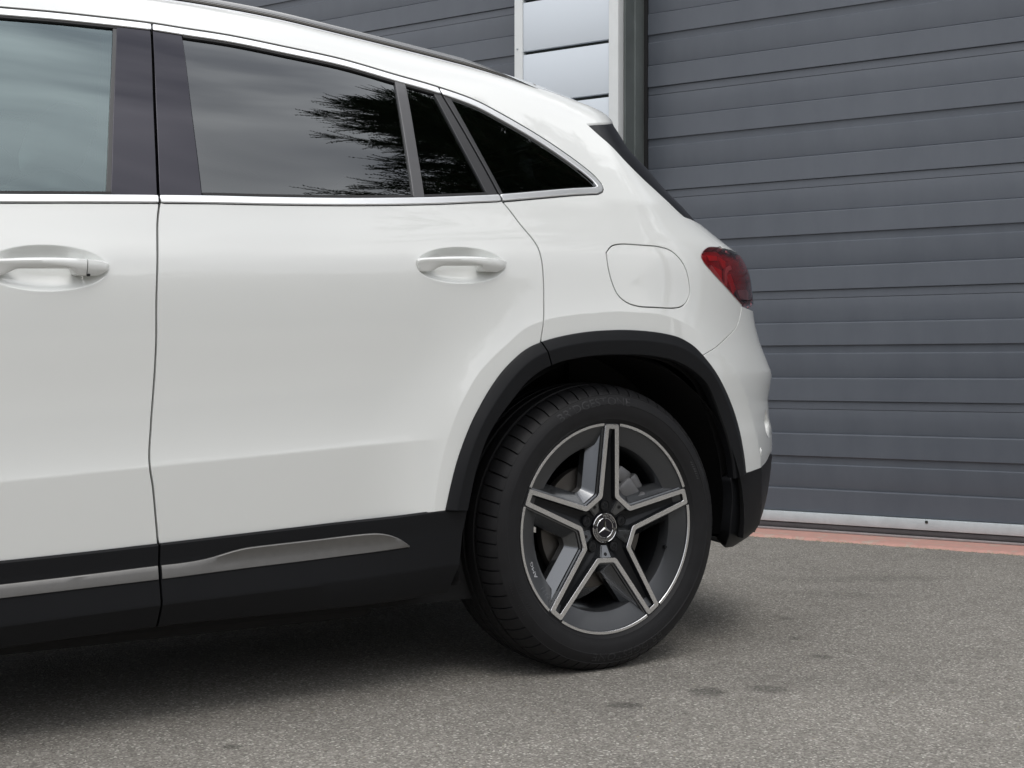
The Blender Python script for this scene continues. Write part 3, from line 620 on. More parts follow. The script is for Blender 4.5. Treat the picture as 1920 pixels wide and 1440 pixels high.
rail(rxs, [(-0.0015, 0.0078), (-0.003, 0.012), (-0.001, 0.0215), (0.003, 0.0245), (0.010, 0.026), (0.028, 0.024), (0.030, 0.010)], 'roof_rail', M_RAIL)
rail(rxs, [(-0.0030, 0.0020), (-0.0036, 0.0026), (-0.0034, 0.0046), (-0.0020, 0.0050)], 'rail_bright_line', M_CHROME)
rail(rxs, [(-0.0012, 0.0135), (-0.0040, 0.0140), (-0.0034, 0.0185), (-0.0012, 0.0190)], 'rail_groove', M_RAIL)
# tail spoiler: the rolled trailing edge and its underside
te = [surf_pt(x, z) for x, z in TE]+[Vector((xend(k), -k*float(oedge(0.1861)), float(solve_zv(xend(k), k*float(oedge(0.1861)))))) for k in np.linspace(1, 0, 16)[1:]]
te = te+[Vector((p.x, -p.y, p.z)) for p in te[::-1][1:]]
bm = bmesh.new(); rows = []
for i, p in enumerate(te):
    f = min(1.0, min(i, len(te)-1-i)/14)
    rows.append([bm.verts.new(q) for q in (p, p+Vector((0.002, 0, -0.002)), p+Vector((0.003, 0, -0.005)), p+Vector((0.0015, 0, -0.003-0.008*f)), p+Vector((-0.012, 0, -0.006-0.010*f)), Vector((p.x-0.03-0.10*f, p.y*0.93, p.z-0.02-0.015*f)))])
for i in range(len(rows)-1):
    for j in range(5): bm.faces.new((rows[i][j], rows[i][j+1], rows[i+1][j+1], rows[i+1][j]))
bobj('roof_spoiler', bm, M_PAINT, car, smooth=True, sharp=50)
# gloss-black fin beside the rear screen, then the screen itself
CEN = XS+0.75*math.pi/2
def toUZ(c): c = np.asarray(c); return np.stack([toU(c[:, 0], c[:, 1]), c[:, 1]], 1)
weU = toUZ(WE[WE[:, 1] > 1.158])
fin = np.vstack([weU+[0.0015, 0], [[CEN-0.45, 1.158], [CEN-0.45, 1.44], [weU[0][0]+0.05, 1.44]]])
panel('rear_window_fin', [fin], [], M_FIN, car, uv=True, off=-0.004, h=0.02, lip=0)
panel('rear_window', [np.array([[CEN-0.449, 1.158], [CEN, 1.158], [CEN, 1.44], [CEN-0.449, 1.44]])], [], M_GLASSD, car, uv=True, off=-0.006, h=0.04, lip=0)
# tailgate
i0 = int(np.argmin(abs(WE[:, 1]-1.160))); we2 = WE[i0:]
tg_left = toUZ(we2)+[0.0035, 0]
l_end = tg_left[-1]
lz0, lz1 = lampA[-1][1], lampA[0][1]
tg = np.vstack([tg_left, [[l_end[0], lz1+0.0012]], [[CEN-0.30, lz1+0.0012], [CEN-0.30, 0.80], [CEN, 0.80], [CEN, 1.158], [tg_left[0][0]+0.06, 1.158]]])
tg_panel = panel('tailgate', [tg], [], M_PAINT, car, uv=True, h=0.022)
# tail lamp
lz0, lz1 = lampA[-1][1], lampA[0][1]
lU = toUZ(lampA)
lampP = np.vstack([lU, [[CEN-0.30, lz0-0.004], [CEN-0.30, lz1-0.001]]])
lamp = panel('tail_light', [inset(lampP, 0.0008)], [], M_LENS, car, uv=True, off=0.0035, h=0.012, lip=0.0025, depth=0.02, mirror=False)
def lpart(name, poly, m, off, h=0.012, lip=0.002, depth=0.008):
    o = panel(name, [poly], [], m, car, uv=True, off=off, h=h, lip=lip, depth=depth, mirror=False); o.parent = lamp; return o
parts_l = [lpart('lamp_housing', inset(lampP, 0.004), M_LAMPB, -0.022, lip=0)]
u0 = lU[:, 0].min(); def_ = lambda pts: np.array([[u0+a, lz0+b] for a, b in pts])
H = lz1-lz0
parts_l.append(lpart('lamp_bowl', inset(lampP, 0.0115), M_LAMPD, -0.016))
parts_l.append(lpart('lamp_reflector', def_([(0.045, H-0.026), (0.100, H-0.024), (0.098, H-0.036), (0.050, H-0.038)]), M_LAMPR, -0.009))
parts_l.append(lpart('lamp_reflector', def_([(0.112, H-0.026), (0.150, H-0.034), (0.136, H-0.058), (0.120, H-0.050)]), M_LAMPR, -0.010))
parts_l.append(lpart('lamp_reflector', def_([(0.070, H-0.052), (0.112, H-0.062), (0.108, H-0.088), (0.086, H-0.072)]), M_LAMPR, -0.012))
gd = sm(def_([(0.046, H-0.056), (0.078, H-0.080), (0.110, H-0.104), (0.122, H-0.094), (0.130, H-0.068), (0.146, H-0.056), (0.172, H-0.050)]), 0.004)
parts_l.append(lpart('light_guide', ribbon(gd, 0.010), M_LAMPG, -0.005))
parts_l.append(lpart('lamp_reflector', def_([(0.140, H-0.075), (0.168, H-0.068), (0.200, H-0.110), (0.172, H-0.122)]), M_LAMPR, -0.010))
parts_l.append(lpart('reversing_lens', def_([(0.196, H-0.112), (0.40, H-0.100), (0.40, 0.016), (0.214, 0.016)]), M_LAMPK, -0.001))
ml = mirrored(lamp, car)
for p in parts_l: mirrored(p, car)
for c_ in [o for o in car.children if o.name.startswith(('lamp_', 'light_guide', 'reversing'))]:
    c_.parent = ml; c_.scale = (1, 1, 1)
# rear bumper: painted upper, black lower
clb = CL[int(np.argmin(np.hypot(*(CL-BS[-1]).T))):]
BW = sm(CV['BW'], 0.006)
bwU = toUZ(BW); bsU = toUZ(BS)
up_b = np.vstack([bsU, toUZ(clb), bwU, [[CEN, bwU[-1][1]+0.005]], [[CEN, 0.797], [CEN-0.29, 0.797], [CEN-0.30, lz0-0.0055], [bsU[0][0]+0.004, lz0-0.0055]]])
tcx, tcz = CURVES['p_tear'][0]; scx, scz = CURVES['p_sens'][0]
def bump_dent(X, Z):
    q = np.clip(1-((X-tcx-0.012)/0.028)**2-((Z-tcz)/0.034)**2, 0, 1)
    return 0.030*q**1.3
ub = panel('rear_bumper', [up_b], [toUZ(ribbon(BS, 0.0042))], M_PAINT, car, uv=True, h=0.014, dent=bump_dent, extra=[])
BLf = sm(CV['BLf'], 0.01)
lo_b = np.vstack([toUZ(np.vstack([CI[-1:], BLf[1:]])), [[toU(np.array(0.43), np.array(0.276))+0.0, 0.276], [toU(np.array(0.50), np.array(0.268))+0.0, 0.268], [CEN, 0.268], [CEN, bwU[-1][1]]], bwU[::-1]+[0, -0.003]])
lb = panel('lower_bumper', [lo_b], [], M_BLACKPL, car, uv=True, h=0.018, off=0.001, lip=0.003, depth=0.03)
# parking sensor
sp = surf_pt(scx, scz); sn = (surf_pt(scx+.01, scz)-surf_pt(scx-.01, scz)).cross(surf_pt(scx, scz+.01)-surf_pt(scx, scz-.01)).normalized()
def disc_on(name, c, nrm, prof, m, parent, seg=28):
    bm = bmesh.new(); q = nrm.to_track_quat('Z', 'Y').to_matrix(); rws = []
    for r_, a_ in prof: rws.append([bm.verts.new(c+q@Vector((r_*math.cos(i*2*math.pi/seg), r_*math.sin(i*2*math.pi/seg), a_))) for i in range(seg)])
    for i in range(len(rws)-1):
        for j in range(seg): bm.faces.new((rws[i][j], rws[i][(j+1) % seg], rws[i+1][(j+1) % seg], rws[i+1][j]))
    bm.faces.new(rws[-1]); return bobj(name, bm, m, parent, smooth=True, sharp=30)
disc_on('parking_sensor', sp, sn, [(0.0118, -0.002), (0.0118, 0.0015), (0.0100, 0.0018), (0.0098, 0.0002), (0.0082, 0.0002), (0.0078, 0.0022), (0.005, 0.003)], M_PAINT, ub)
# inner shell that shows dark in the shut lines, cut away at the arch and the windows
shell = np.vstack([[[-2.3, 0.30], [-2.3, 1.06]], belt_all[belt_all[:, 0] > -2.28]-[0, 0.008], [[0.015, 1.215], [0.10, 1.30], [0.30, 1.10], [0.40, 1.05], [0.48, 0.80], [0.48, 0.50]], CI[::-1], [[-0.44, 0.30]]])
panel('inner_body_shell', [shell], [], M_DARK, car, off=-0.040, h=0.05, lip=0)
# ---- side windows
L_ = lambda c: box_left(extend(c, 0.15, 0.15)); R_ = lambda c: box_right(extend(c, 0.15, 0.15))
e = {k: sm(CV[k]) for k in ('e1', 'e1b', 'e2', 'e3', 'e3b', 'e4', 'e5')}
cB, cD = extend(gB, 0.12, 0.12), extend(gD, 0.12, 0.12); rB, rD = ribbon(cB, 0.0080), ribbon(cD, 0.0080)
bxB, bxD = box_left(cB), box_left(cD); bxBr, bxDr = box_right(cB), box_right(cD)
for inc, ex, nm in (([W1, bxB], [W2, rB], front_door), ([W1, bxBr, bxD], [W2, rB, rD], rear_door), ([W1, bxDr], [W2, rD], body_side)):
    t = panel('window_trim', inc, ex, M_CHROME, car, off=0.0035, lip=0.0028, depth=0.012, h=0.02)
panel('window_seal', [inset(WIN, 0.0160), L_(e['e1b'])], [W3], M_RUBBER, car, off=-0.0005, lip=0.001, h=0.03)
panel('window_seal', [inset(WIN, 0.0160), R_(e['e2']), L_(e['e4'])], [W3], M_RUBBER, car, off=-0.0005, lip=0.001, h=0.03)
panel('window_seal', [inset(WIN, 0.0160), R_(e['e5'])], [inset(WIN, 0.0195)], M_RUBBER, car, off=-0.0005, lip=0.001, h=0.03)
gopt = dict(off=-0.0065, lip=0, h=0.03)
panel('front_window', [inset(WIN, 0.022), L_(e['e1'])], [], M_GLASSC, car, **gopt)
panel('rear_side_window', [inset(WIN, 0.022), R_(e['e2']), L_(e['e3'])], [], M_GLASSD, car, **gopt)
panel('fixed_door_window', [inset(WIN, 0.022), R_(e['e3b']), L_(e['e4'])], [], M_GLASSD, car, **gopt)
panel('quarter_window', [inset(WIN, 0.0175), R_(e['e5'])], [], M_GLASSD, car, off=-0.004, lip=0, h=0.03)
panel('pillar_seal', [inset(WIN, 0.0165), R_(e['e1']), L_(e['e1b'])], [], mat('grey_channel_seal', (0.05, 0.05, 0.052), rough=0.4), car, off=-0.002, lip=0.001, h=0.02)
panel('pillar_trim', [inset(WIN, 0.0168), R_(e['e1b']), bxB], [ribbon(e['e1b'], 0.002), rB], M_GLOSSBK, car, off=-0.0012, lip=0.0015, h=0.03)
panel('pillar_trim', [inset(WIN, 0.0168), L_(e['e2']), bxBr], [ribbon(e['e2'], 0.007), rB], M_GLOSSBK, car, off=-0.0012, lip=0.0015, h=0.03)
panel('window_divider', [inset(WIN, 0.0200), R_(e['e3']), L_(e['e3b'])], [], mat('satin_grey_divider', (0.085, 0.085, 0.09), rough=0.36, coat=0.3), car, off=0.0005, lip=0.0025, h=0.02)
panel('pillar_trim', [inset(WIN, 0.0168), R_(e['e4']), bxD], [rD], mat('satin_black_frame', (0.03, 0.03, 0.033), rough=0.38), car, off=-0.0012, lip=0.002, h=0.02)
panel('quarter_window_frame', [inset(WIN, 0.0168), bxDr, L_(e['e5'])], [rD], MATS['satin_black_frame'], car, off=-0.0012, lip=0.002, h=0.02)
# frame behind the panes: dark structure with the daylight openings cut out
def pane(inc_edges, d):   # polygon of a daylight opening: window loop clipped by cut curves, as include lists
    return inc_edges
fr_in = inset(WIN, -0.004)
holeF = inset(WIN, 0.034); 
panel('window_frame_inner', [fr_in, box_left(extend(e['e1']-[0.02, 0], .15, .15))], [inset(WIN, 0.034)], M_DARK, car, off=-0.022, lip=0, h=0.05)
panel('window_frame_inner', [fr_in, box_right(extend(e['e1']-[0.02, 0], .15, .15)), box_left(extend(e['e2']+[0.02, 0], .15, .15))], [], M_DARK, car, off=-0.022, lip=0, h=0.05)
panel('window_frame_inner', [fr_in, box_right(extend(e['e2']+[0.02, 0], .15, .15)), box_left(extend(e['e4']-[0.01, 0], .15, .15))], [inset(WIN, 0.034)], M_DARK, car, off=-0.022, lip=0, h=0.05)
panel('window_frame_inner', [fr_in, box_right(extend(e['e4']-[0.01, 0], .15, .15)), box_left(extend(e['e5']+[0.02, 0], .15, .15))], [], M_DARK, car, off=-0.022, lip=0, h=0.05)
panel('window_frame_inner', [fr_in, box_right(extend(e['e5']+[0.02, 0], .15, .15))], [inset(WIN, 0.034)], M_DARK, car, off=-0.022, lip=0, h=0.05)
# ---- arch cladding
ARC = [(0.0, -0.006), (0.0, 0.004), (0.02, 0.0062), (0.05, 0.0075), (0.36, 0.0170), (0.40, 0.0178), (0.45, 0.0176), (0.80, 0.0150), (0.96, 0.0135), (1.0, 0.009), (1.0, -0.014)]
def arch_strip(name, f0, f1, parent, n_=70):
    a = CL; b = CI
    def at(c, f):
        s = np.concatenate([[0], np.cumsum(np.linalg.norm(np.diff(c, axis=0), axis=1))]); s /= s[-1]
        return np.array([np.interp(f, s, c[:, 0]), np.interp(f, s, c[:, 1])])
    V = []; rws = []
    for f in np.linspace(f0, f1, n_):
        A, B = at(a, f), at(b, f); row = []
        for t, d in ARC:
            q = A*(1-t)+B*t; bo = float(O(q[0], q[1])); row.append(Vector((q[0], -(bo+d), q[1])))
        rws.append(row)
    bm = bmesh.new(); vv = [[bm.verts.new(p) for p in r] for r in rws]
    for i in range(n_-1):
        for j in range(len(ARC)-1): bm.faces.new((vv[i][j], vv[i][j+1], vv[i+1][j+1], vv[i+1][j]))
    for r in (vv[0], vv[-1]):
        ins = [bm.verts.new(v.co+Vector((0, 0.02, 0))) for v in r]
        for j in range(len(r)-1): bm.faces.new((r[j], r[j+1], ins[j+1], ins[j]))
    bmesh.ops.recalc_face_normals(bm, faces=bm.faces[:])
    o = bobj(name, bm, M_BLACKPL, parent, smooth=True, sharp=28); mirrored(o); return o
sC = np.concatenate([[0], np.cumsum(np.linalg.norm(np.diff(CL, axis=0), axis=1))]); fD = sC[iD]/sC[-1]
arch_strip('wheel_arch_trim', 0.0, fD-0.0015, car); arch_strip('wheel_arch_trim', fD+0.0015, 1.0, car, 110)
# ---- sills
SC_ = CV['SC']
def sill_pt(X, q):
    # q: 0 top .. 1 bottom, with the crease at its measured height
    zt = float(np.interp(X, ST[:, 0], ST[:, 1])); zb_ = float(np.interp(X, SB[:, 0], SB[:, 1])); zc_ = float(np.interp(X, [-2.3]+list(SC_[:, 0]), [0.248]+list(SC_[:, 1])))
    prof = [(zt+0.001, 0.8985), (zt-0.004, 0.9010), (zt-0.03, 0.8990), (zc_+0.075, 0.8975), (zc_+0.004, 0.9135), (zc_-0.004, 0.9130), (zb_+0.010, 0.892), (zb_, 0.885), (zb_-0.004, 0.870), (zb_, 0.78)]
    return prof
def sill(x0, x1, end_cut=None):
    xs = np.linspace(x0, x1, 30); bm = bmesh.new(); rws = []
    for X in xs:
        row = []
        for z, o in sill_pt(X, 0):
            xx = X
            if end_cut and X > x1-0.12: xx = X-(X-(x1-0.12))/0.12*0.032*(max(0, 0.43-z)/0.2)
            tb = max(0, min(1, (xx+0.78)/0.32)); bul = 0.033*tb*tb*(3-2*tb)*max(0, min(1, (z-0.18)/0.22)) if end_cut else 0
            row.append(bm.verts.new((xx, -(o+bul), z)))
        rws.append(row)
    for i in range(len(rws)-1):
        for j in range(len(rws[0])-1): bm.faces.new((rws[i][j], rws[i+1][j], rws[i+1][j+1], rws[i][j+1]))
    for r in (rws[0], rws[-1]):
        ins = [bm.verts.new(v.co+Vector((0, 0.12, 0))) for v in r]
        for j in range(len(r)-1): bm.faces.new((r[j], r[j+1], ins[j+1], ins[j]))
    o = bobj('sill_trim', bm, M_BLACKPL, car, smooth=True, sharp=20); mirrored(o); return o
xg = CV['gapB'][-1][0]
sill(-2.25, xg-0.0025); sill(xg+0.0025, -0.437, True)
IT, IB = sm(CV['IT'], 0.008), sm(CV['IB'], 0.02)
def sill_o(X, z):
    p = sill_pt(X, 0)[:8][::-1]; tb = max(0, min(1, (X+0.78)/0.32)); return float(np.interp(z, [a for a, _ in p], [b for _, b in p]))+(0.033*tb*tb*(3-2*tb)*max(0, min(1, (z-0.18)/0.22)) if X > xg else 0)
def insert(x0, x1):
    xs = np.concatenate([np.linspace(x0, x1-0.12, 40), np.linspace(x1-0.119, x1, 30)]) if x1 > -0.8 else np.linspace(x0, x1, 40)
    bm = bmesh.new(); rws = []
    itx, itz = IT[:, 0], IT[:, 1]; o_ = np.argsort(itx)
    for X in xs:
        zt = float(np.interp(X, [-2.3]+list(itx[o_]), [0.320]+list(itz[o_]))); zb_ = float(np.interp(X, [-2.3]+list(IB[:, 0]), [0.293]+list(IB[:, 1]))); 
        if zt < zb_+0.003: zt = zb_+0.003
        row = [(zb_, 0.001), (zb_+0.0012, 0.0035)]+[(zb_+(zt-zb_)*t, 0.0042) for t in (0.3, 0.6)]+[(zt-0.0030, 0.0046), (zt-0.0008, 0.0034), (zt, 0.0)]
        rws.append([bm.verts.new((X, -(sill_o(X, z)+d), z)) for z, d in row])
    for i in range(len(rws)-1):
        for j in range(len(rws[0])-1): bm.faces.new((rws[i][j], rws[i+1][j], rws[i+1][j+1], rws[i][j+1]))
    bm.faces.new(rws[-1]); bm.faces.new(rws[0][::-1])
    o = bobj('sill_insert', bm, M_BRUSH, car, smooth=True, sharp=25); mirrored(o); return o
insert(-2.2, xg-0.004); insert(xg+0.004, float(IT[-1][0]))
# ---- underside: floor, wheel-house liner, exhaust
bm = bmesh.new(); add_box(bm, (-1.50, 0, 0.245), (3.2, 1.56, 0.10)); add_box(bm, (-1.62, 0, 0.215), (2.1, 1.46, 0.10), 0.02); bobj('underfloor_and_shade_slab', bm, M_DARK, car)  # lower, narrower slab is added to darken the ground under the car
bm = bmesh.new(); add_box(bm, (0.56, 0, 0.292), (0.24, 1.40, 0.012)); add_box(bm, (0.56, 0, 0.36), (0.02, 1.3, 0.12)); bobj('bumper_undertray', bm, M_DARK, car)
def liner(cx, sgn=1):
    bm = bmesh.new(); R0, n_ = 0.472, 36; rws = []
    for o, rr in ((0.905, R0-0.022), (0.86, R0), (0.60, R0), (0.60, 0.05)):
        rws.append([bm.verts.new((cx+rr*math.cos(a), -o*sgn, 0.357+rr*math.sin(a)*0.965)) for a in np.linspace(math.radians(-7), math.radians(194), n_)])
    for i in range(3):
        for j in range(n_-1): bm.faces.new((rws[i][j], rws[i][j+1], rws[i+1][j+1], rws[i+1][j]))
    return bobj('wheel_house', bm, M_DARK, car, smooth=True)
liner(0.0); liner(0.0, -1); liner(-2.729); liner(-2.729, -1)
# ---- door handles
def handle(k, parent, s0=0.0, s1=1.0, name='door_handle'):
    cx, cz, a, b = HB[k]; x0, x1 = cx-a+0.003, cx+a-0.001; n_ = int(12+60*(s1-s0)); bm = bmesh.new(); rws = []
    def ss_(t): t = min(1, max(0, t)); return t*t*(3-2*t)
    for i in range(n_):
        s = s0+(s1-s0)*i/(n_-1); X = x0+(x1-x0)*s; zc_ = cz+0.030*(X-cx)+0.004
        eL = math.sqrt(max(0.0, 1-(max(0, 0.05-s)/0.05)**2)); eR = math.sqrt(max(0.0, 1-(max(0, s-0.84)/0.16)**2.2)); end = max(0.04, eL*eR)
        o0 = float(O(X, zc_)); bow = 0.004+0.027*math.sin(math.pi*min(1, max(0, s*0.97+0.015)))**0.7
        footL = 1-ss_((s-0.10)/0.16); footR = ss_((s-0.64)/0.10); foot = max(footL, footR)
        top = (0.0115+0.0035*math.sin(math.pi*s))*(0.55+0.45*end); bot = -(0.0065+0.0130*foot)*end
        oi = (bow-0.013)*(1-foot)+(-0.026)*foot
        mid = 0.0040-0.0120*ss_((s-0.40)/0.55)-0.003*(1-ss_(s/0.12))
        mid = max(bot*0.8, min(mid, top*0.7))
        pr = [(oi, top*0.7), (bow-0.007, top), (bow-0.0018, top*0.86), (bow+0.0004, top*0.62+mid*0.08), (bow, mid), (bow-0.0015, mid-0.0020), (bow-0.0040, (mid-0.0020)*0.35+bot*0.65), (bow-0.0085, bot), (oi, bot*0.92)]
        rws.append([bm.verts.new((X, -(o0+d), zc_+z)) for d, z in pr])
    m_ = len(rws[0])
    for i in range(n_-1):
        for j in range(m_): bm.faces.new((rws[i][j], rws[i+1][j], rws[i+1][(j+1) % m_], rws[i][(j+1) % m_]))
    bm.faces.new(rws[0]); bm.faces.new(rws[-1][::-1])
    o = bobj(name, bm, M_PAINT, parent, smooth=True, sharp=38); q = mirrored(o, parent); return o
handle(0, rear_door); handle(1, front_door, 0.0, 0.795); handle(1, front_door, 0.806, 1.0, 'handle_lock_cap')
bm = bmesh.new(); kp = surf_pt(-1.312, 0.9430, 0.0150); add_box(bm, kp, (0.0050, 0.008, 0.0050), 0.0008); bobj('key_slot', bm, M_DARK, front_door, smooth=True)
# ---- wheels
WO = 0.900
def wl(p, q, a): return (p, -(WO+a), WC[1]+q)
def lathe(name, prof, m, parent, seg=128, radii=None, sharp=30, close=False):
    bm = bmesh.new(); rws = []
    for i in range(seg):
        t = 2*math.pi*i/seg; rws.append([bm.verts.new(wl(r*math.sin(t), r*math.cos(t), a)) for r, a in prof])
    for i in range(seg):
        j = (i+1) % seg
        for k in range(len(prof)-1): bm.faces.new((rws[i][k], rws[j][k], rws[j][k+1], rws[i][k+1]))
    return bobj(name, bm, m, parent, smooth=True, sharp=sharp)
def text_mesh(txt, size, depth):
    cu = bpy.data.curves.new('t', 'FONT'); cu.body = txt; cu.size = size; cu.extrude = depth; cu.align_x = 'CENTER'; cu.align_y = 'CENTER'; cu.resolution_u = 3
    o = bpy.data.objects.new('t', cu); COL.objects.link(o); dg = bpy.context.evaluated_depsgraph_get(); me = o.evaluated_get(dg).to_mesh()
    V = [tuple(v.co) for v in me.vertices]; F_ = [tuple(p.vertices) for p in me.polygons]; o.evaluated_get(dg).to_mesh_clear(); bpy.data.objects.remove(o); bpy.data.curves.remove(cu)
    return V, F_
def arc_text(name, txt, size, r, ang, afun, m, parent, depth=0.0008, xs=1.0, flip=False):
    V, F_ = text_mesh(txt, size, depth); out = []
    for x, y, z in V:
        if flip: rr = r-y; t = ang-x*xs/r
        else: rr = r+y; t = ang+x*xs/r
        out.append(wl(rr*math.sin(t), rr*math.cos(t), afun(rr)+z))
    return mobj(name, out, F_, m, parent)
def build_wheel(parent):
    w = empty('wheel', (0, -WO, WC[1]), parent); inv = Matrix.Translation((0, WO, -WC[1]))
    kids = []
    # tyre
    half = [(0.2590, -0.016), (0.2625, -0.006), (0.2670, -0.0015), (0.2705, 0.0005), (0.2745, 0.0060), (0.2765, 0.0062), (0.284, 0.0095), (0.296, 0.0125), (0.3085, 0.0130), (0.3095, 0.0138), (0.3115, 0.0136), (0.322, 0.0100), (0.3315, 0.0045), (0.3325, 0.0050), (0.3345, 0.0032),
            (0.3400, -0.003), (0.3455, -0.0105), (0.3500, -0.020), (0.3535, -0.031), (0.3558, -0.043), (0.3566, -0.0505), (0.3560, -0.052), (0.3495, -0.053), (0.3495, -0.0600), (0.3570, -0.0615), (0.3588, -0.0760), (0.3594, -0.0905), (0.3590, -0.092), (0.3520, -0.093), (0.3520, -0.101), (0.3594, -0.1025), (0.3600, -0.115)]
    half = [(r if r < 0.2700 else 0.27+(r-0.27)*1.062, a) for r, a in half]
    prof = half+[(r, -0.230-a) for r, a in half[:-1][::-1]]
    ng = 66; fr = [0.0, 0.025, 0.10, 0.125, 0.40, 0.70]; bm = bmesh.new(); cols = []
    for gi in range(ng):
        for fi, f in enumerate(fr):
            row = []
            for k, (r, a) in enumerate(prof):
                kk = min(k, len(prof)-1-k); rr = r; sk = 0.0
                if 14 <= kk <= 20:
                    sk = 0.010*(kk-17)/3
                    if fi in (1, 2): rr -= 0.0060 if kk > 14 else 0.0015
                if kk == 12 or kk == 13: rr += 0.0004*math.sin(gi*2.1)
                t = 2*math.pi*(gi+f)/ng+sk
                row.append(bm.verts.new(wl(rr*math.sin(t), rr*math.cos(t), a)))
            cols.append(row)
    for i in range(len(cols)):
        A, B = cols[i], cols[(i+1) % len(cols)]
        for k in range(len(prof)-1): bm.faces.new((A[k], B[k], B[k+1], A[k+1]))
    kids.append(bobj('tyre', bm, M_TYRE, w, smooth=True, sharp=34))
    sa = lambda r: float(np.interp(r, [0.2976, 0.3109, 0.3141, 0.3252, 0.3353, 0.3443], [0.0125, 0.0130, 0.0130, 0.0100, 0.0045, -0.003]))
    for ang in (math.radians(-10), math.radians(170)):
        kids.append(arc_text('tyre_lettering', 'BRIDGESTONE', 0.028, 0.3190, ang, sa, M_TYREL, w, 0.0009, 1.25))
    kids.append(arc_text('tyre_lettering', '235/45 R20', 0.014, 0.300, math.radians(-118), lambda r: 0.0128, M_TYREL, w, 0.0006, 1.1)) if False else None
    # fine ribs between bead and lettering, seen as flutes at the left and right of the sidewall
    bm = bmesh.new()
    for c0 in (math.radians(-128), math.radians(-118), math.radians(62), math.radians(58)):
        for q in range(5):
            t0 = c0+q*0.022
            vs = [bm.verts.new(wl(r*math.sin(t0+s_), r*math.cos(t0+s_), sa(r)+d)) for r, s_, d in ((0.300, 0, 0.0002), (0.326, 0.03, 0.0002), (0.326, 0.040, 0.0012), (0.300, 0.010, 0.0012))]
            bm.faces.new(vs)
    kids.append(bobj('tyre_flutes', bm, M_TYREL, w))
    # rim: flange, sloping face, barrel
    kids.append(lathe('rim', [(0.2595, -0.030), (0.2640, -0.006), (0.2640, -0.0035), (0.2580, -0.0030), (0.2572, -0.0060), (0.2500, -0.0085), (0.2200, -0.0190), (0.2120, -0.0230), (0.2085, -0.0320), (0.2070, -0.055)], M_RIMR, w, 160, sharp=24))
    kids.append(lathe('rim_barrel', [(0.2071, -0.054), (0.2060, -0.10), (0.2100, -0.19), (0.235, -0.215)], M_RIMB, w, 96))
    # spokes
    rot = math.radians(2.4)
    def star_outline():
        P = []
        for k in range(5):
            t = rot+k*2*math.pi/5
            def pt(r, off): return (r*math.sin(t)+off*math.cos(t), r*math.cos(t)-off*math.sin(t))
            dl = math.radians(21); P.append((0.0895*math.sin(t-dl), 0.0895*math.cos(t-dl))); P.append(pt(0.2625, -0.0215)); P.append(pt(0.2628, 0.0)); P.append(pt(0.2625, 0.0215)); P.append((0.0895*math.sin(t+dl), 0.0895*math.cos(t+dl)))
        return np.array(P)
    O0 = star_outline()
    if area(O0) > 0: pass
    def fillet(P, rad, seg=4):      # soften corners
        out = []; n_ = len(P)
        for i in range(n_):
            a, b, c = P[i-1], P[i], P[(i+1) % n_]; u = (a-b)/np.linalg.norm(a-b); v = (c-b)/np.linalg.norm(c-b)
            if u@v < -0.985: out.append(b); continue
            d = min(rad, np.linalg.norm(a-b)*0.35, np.linalg.norm(c-b)*0.35); p0, p1 = b+u*d, b+v*d
            for s in np.linspace(0, 1, seg): out.append((1-s)**2*p0+2*s*(1-s)*b+s*s*p1)
        return np.array(out)
    I0 = inset(O0, 0.0128); OF, IF = fillet(O0, 0.006), fillet(I0, 0.006)
    def dish(p): r = np.hypot(*p); return -0.004*(1-min(1, max(0, (r-0.07)/0.12)))
    def ring_faces(levels, name, m, cap=False, sharp=30):
        bm = bmesh.new(); rws = [[bm.verts.new(wl(p[0], p[1], a+dish(p))) for p in P] for P, a in levels]; n_ = len(rws[0])
        for i in range(len(rws)-1):
            for j in range(n_): bm.faces.new((rws[i][j], rws[i][(j+1) % n_], rws[i+1][(j+1) % n_], rws[i+1][j]))
        if cap:
            c = bm.verts.new(wl(0, 0, cap))
            for j in range(n_): bm.faces.new((rws[-1][j], rws[-1][(j+1) % n_], c))
        o = bobj(name, bm, m, w, smooth=True, sharp=sharp); kids.append(o); return o
    oi = lambda d: fillet(inset(O0, d), 0.006)
    ring_faces([(oi(0.0004), -0.0012), (oi(0.0012), 0.0004), (fillet(inset(O0, 0.0122), 0.006), 0.0004), (IF, -0.0006)], 'spoke_face', M_RIMS)
    ring_faces([(oi(0.0005), -0.0014), (oi(-0.0005), -0.0065), (oi(-0.0038), -0.0080), (oi(-0.0045), -0.0130), (oi(-0.0270), -0.040), (oi(-0.0280), -0.060)], 'spoke_flank', M_RIMD)
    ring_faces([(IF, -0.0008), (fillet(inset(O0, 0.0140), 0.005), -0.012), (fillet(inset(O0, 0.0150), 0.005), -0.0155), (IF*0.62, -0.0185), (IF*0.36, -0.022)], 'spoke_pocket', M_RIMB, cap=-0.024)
    # bright flange ring, cut by the spoke ends
    bm = bmesh.new()
    for k in range(5):
        t0 = rot+k*2*math.pi/5+0.094; t1 = rot+(k+1)*2*math.pi/5-0.094; ts = np.linspace(t0, t1, 26); rws = []
        for t in ts: rws.append([bm.verts.new(wl(r*math.sin(t), r*math.cos(t), a)) for r, a in ((0.2655, -0.006), (0.2655, -0.0008), (0.2648, 0.0), (0.2588, -0.0002), (0.2580, -0.0012), (0.2580, -0.006))])
        for i in range(len(ts)-1):
            for j in range(5): bm.faces.new((rws[i][j], rws[i+1][j], rws[i+1][j+1], rws[i][j+1]))
    kids.append(bobj('rim_edge', bm, M_RIMS, w, smooth=True, sharp=30))
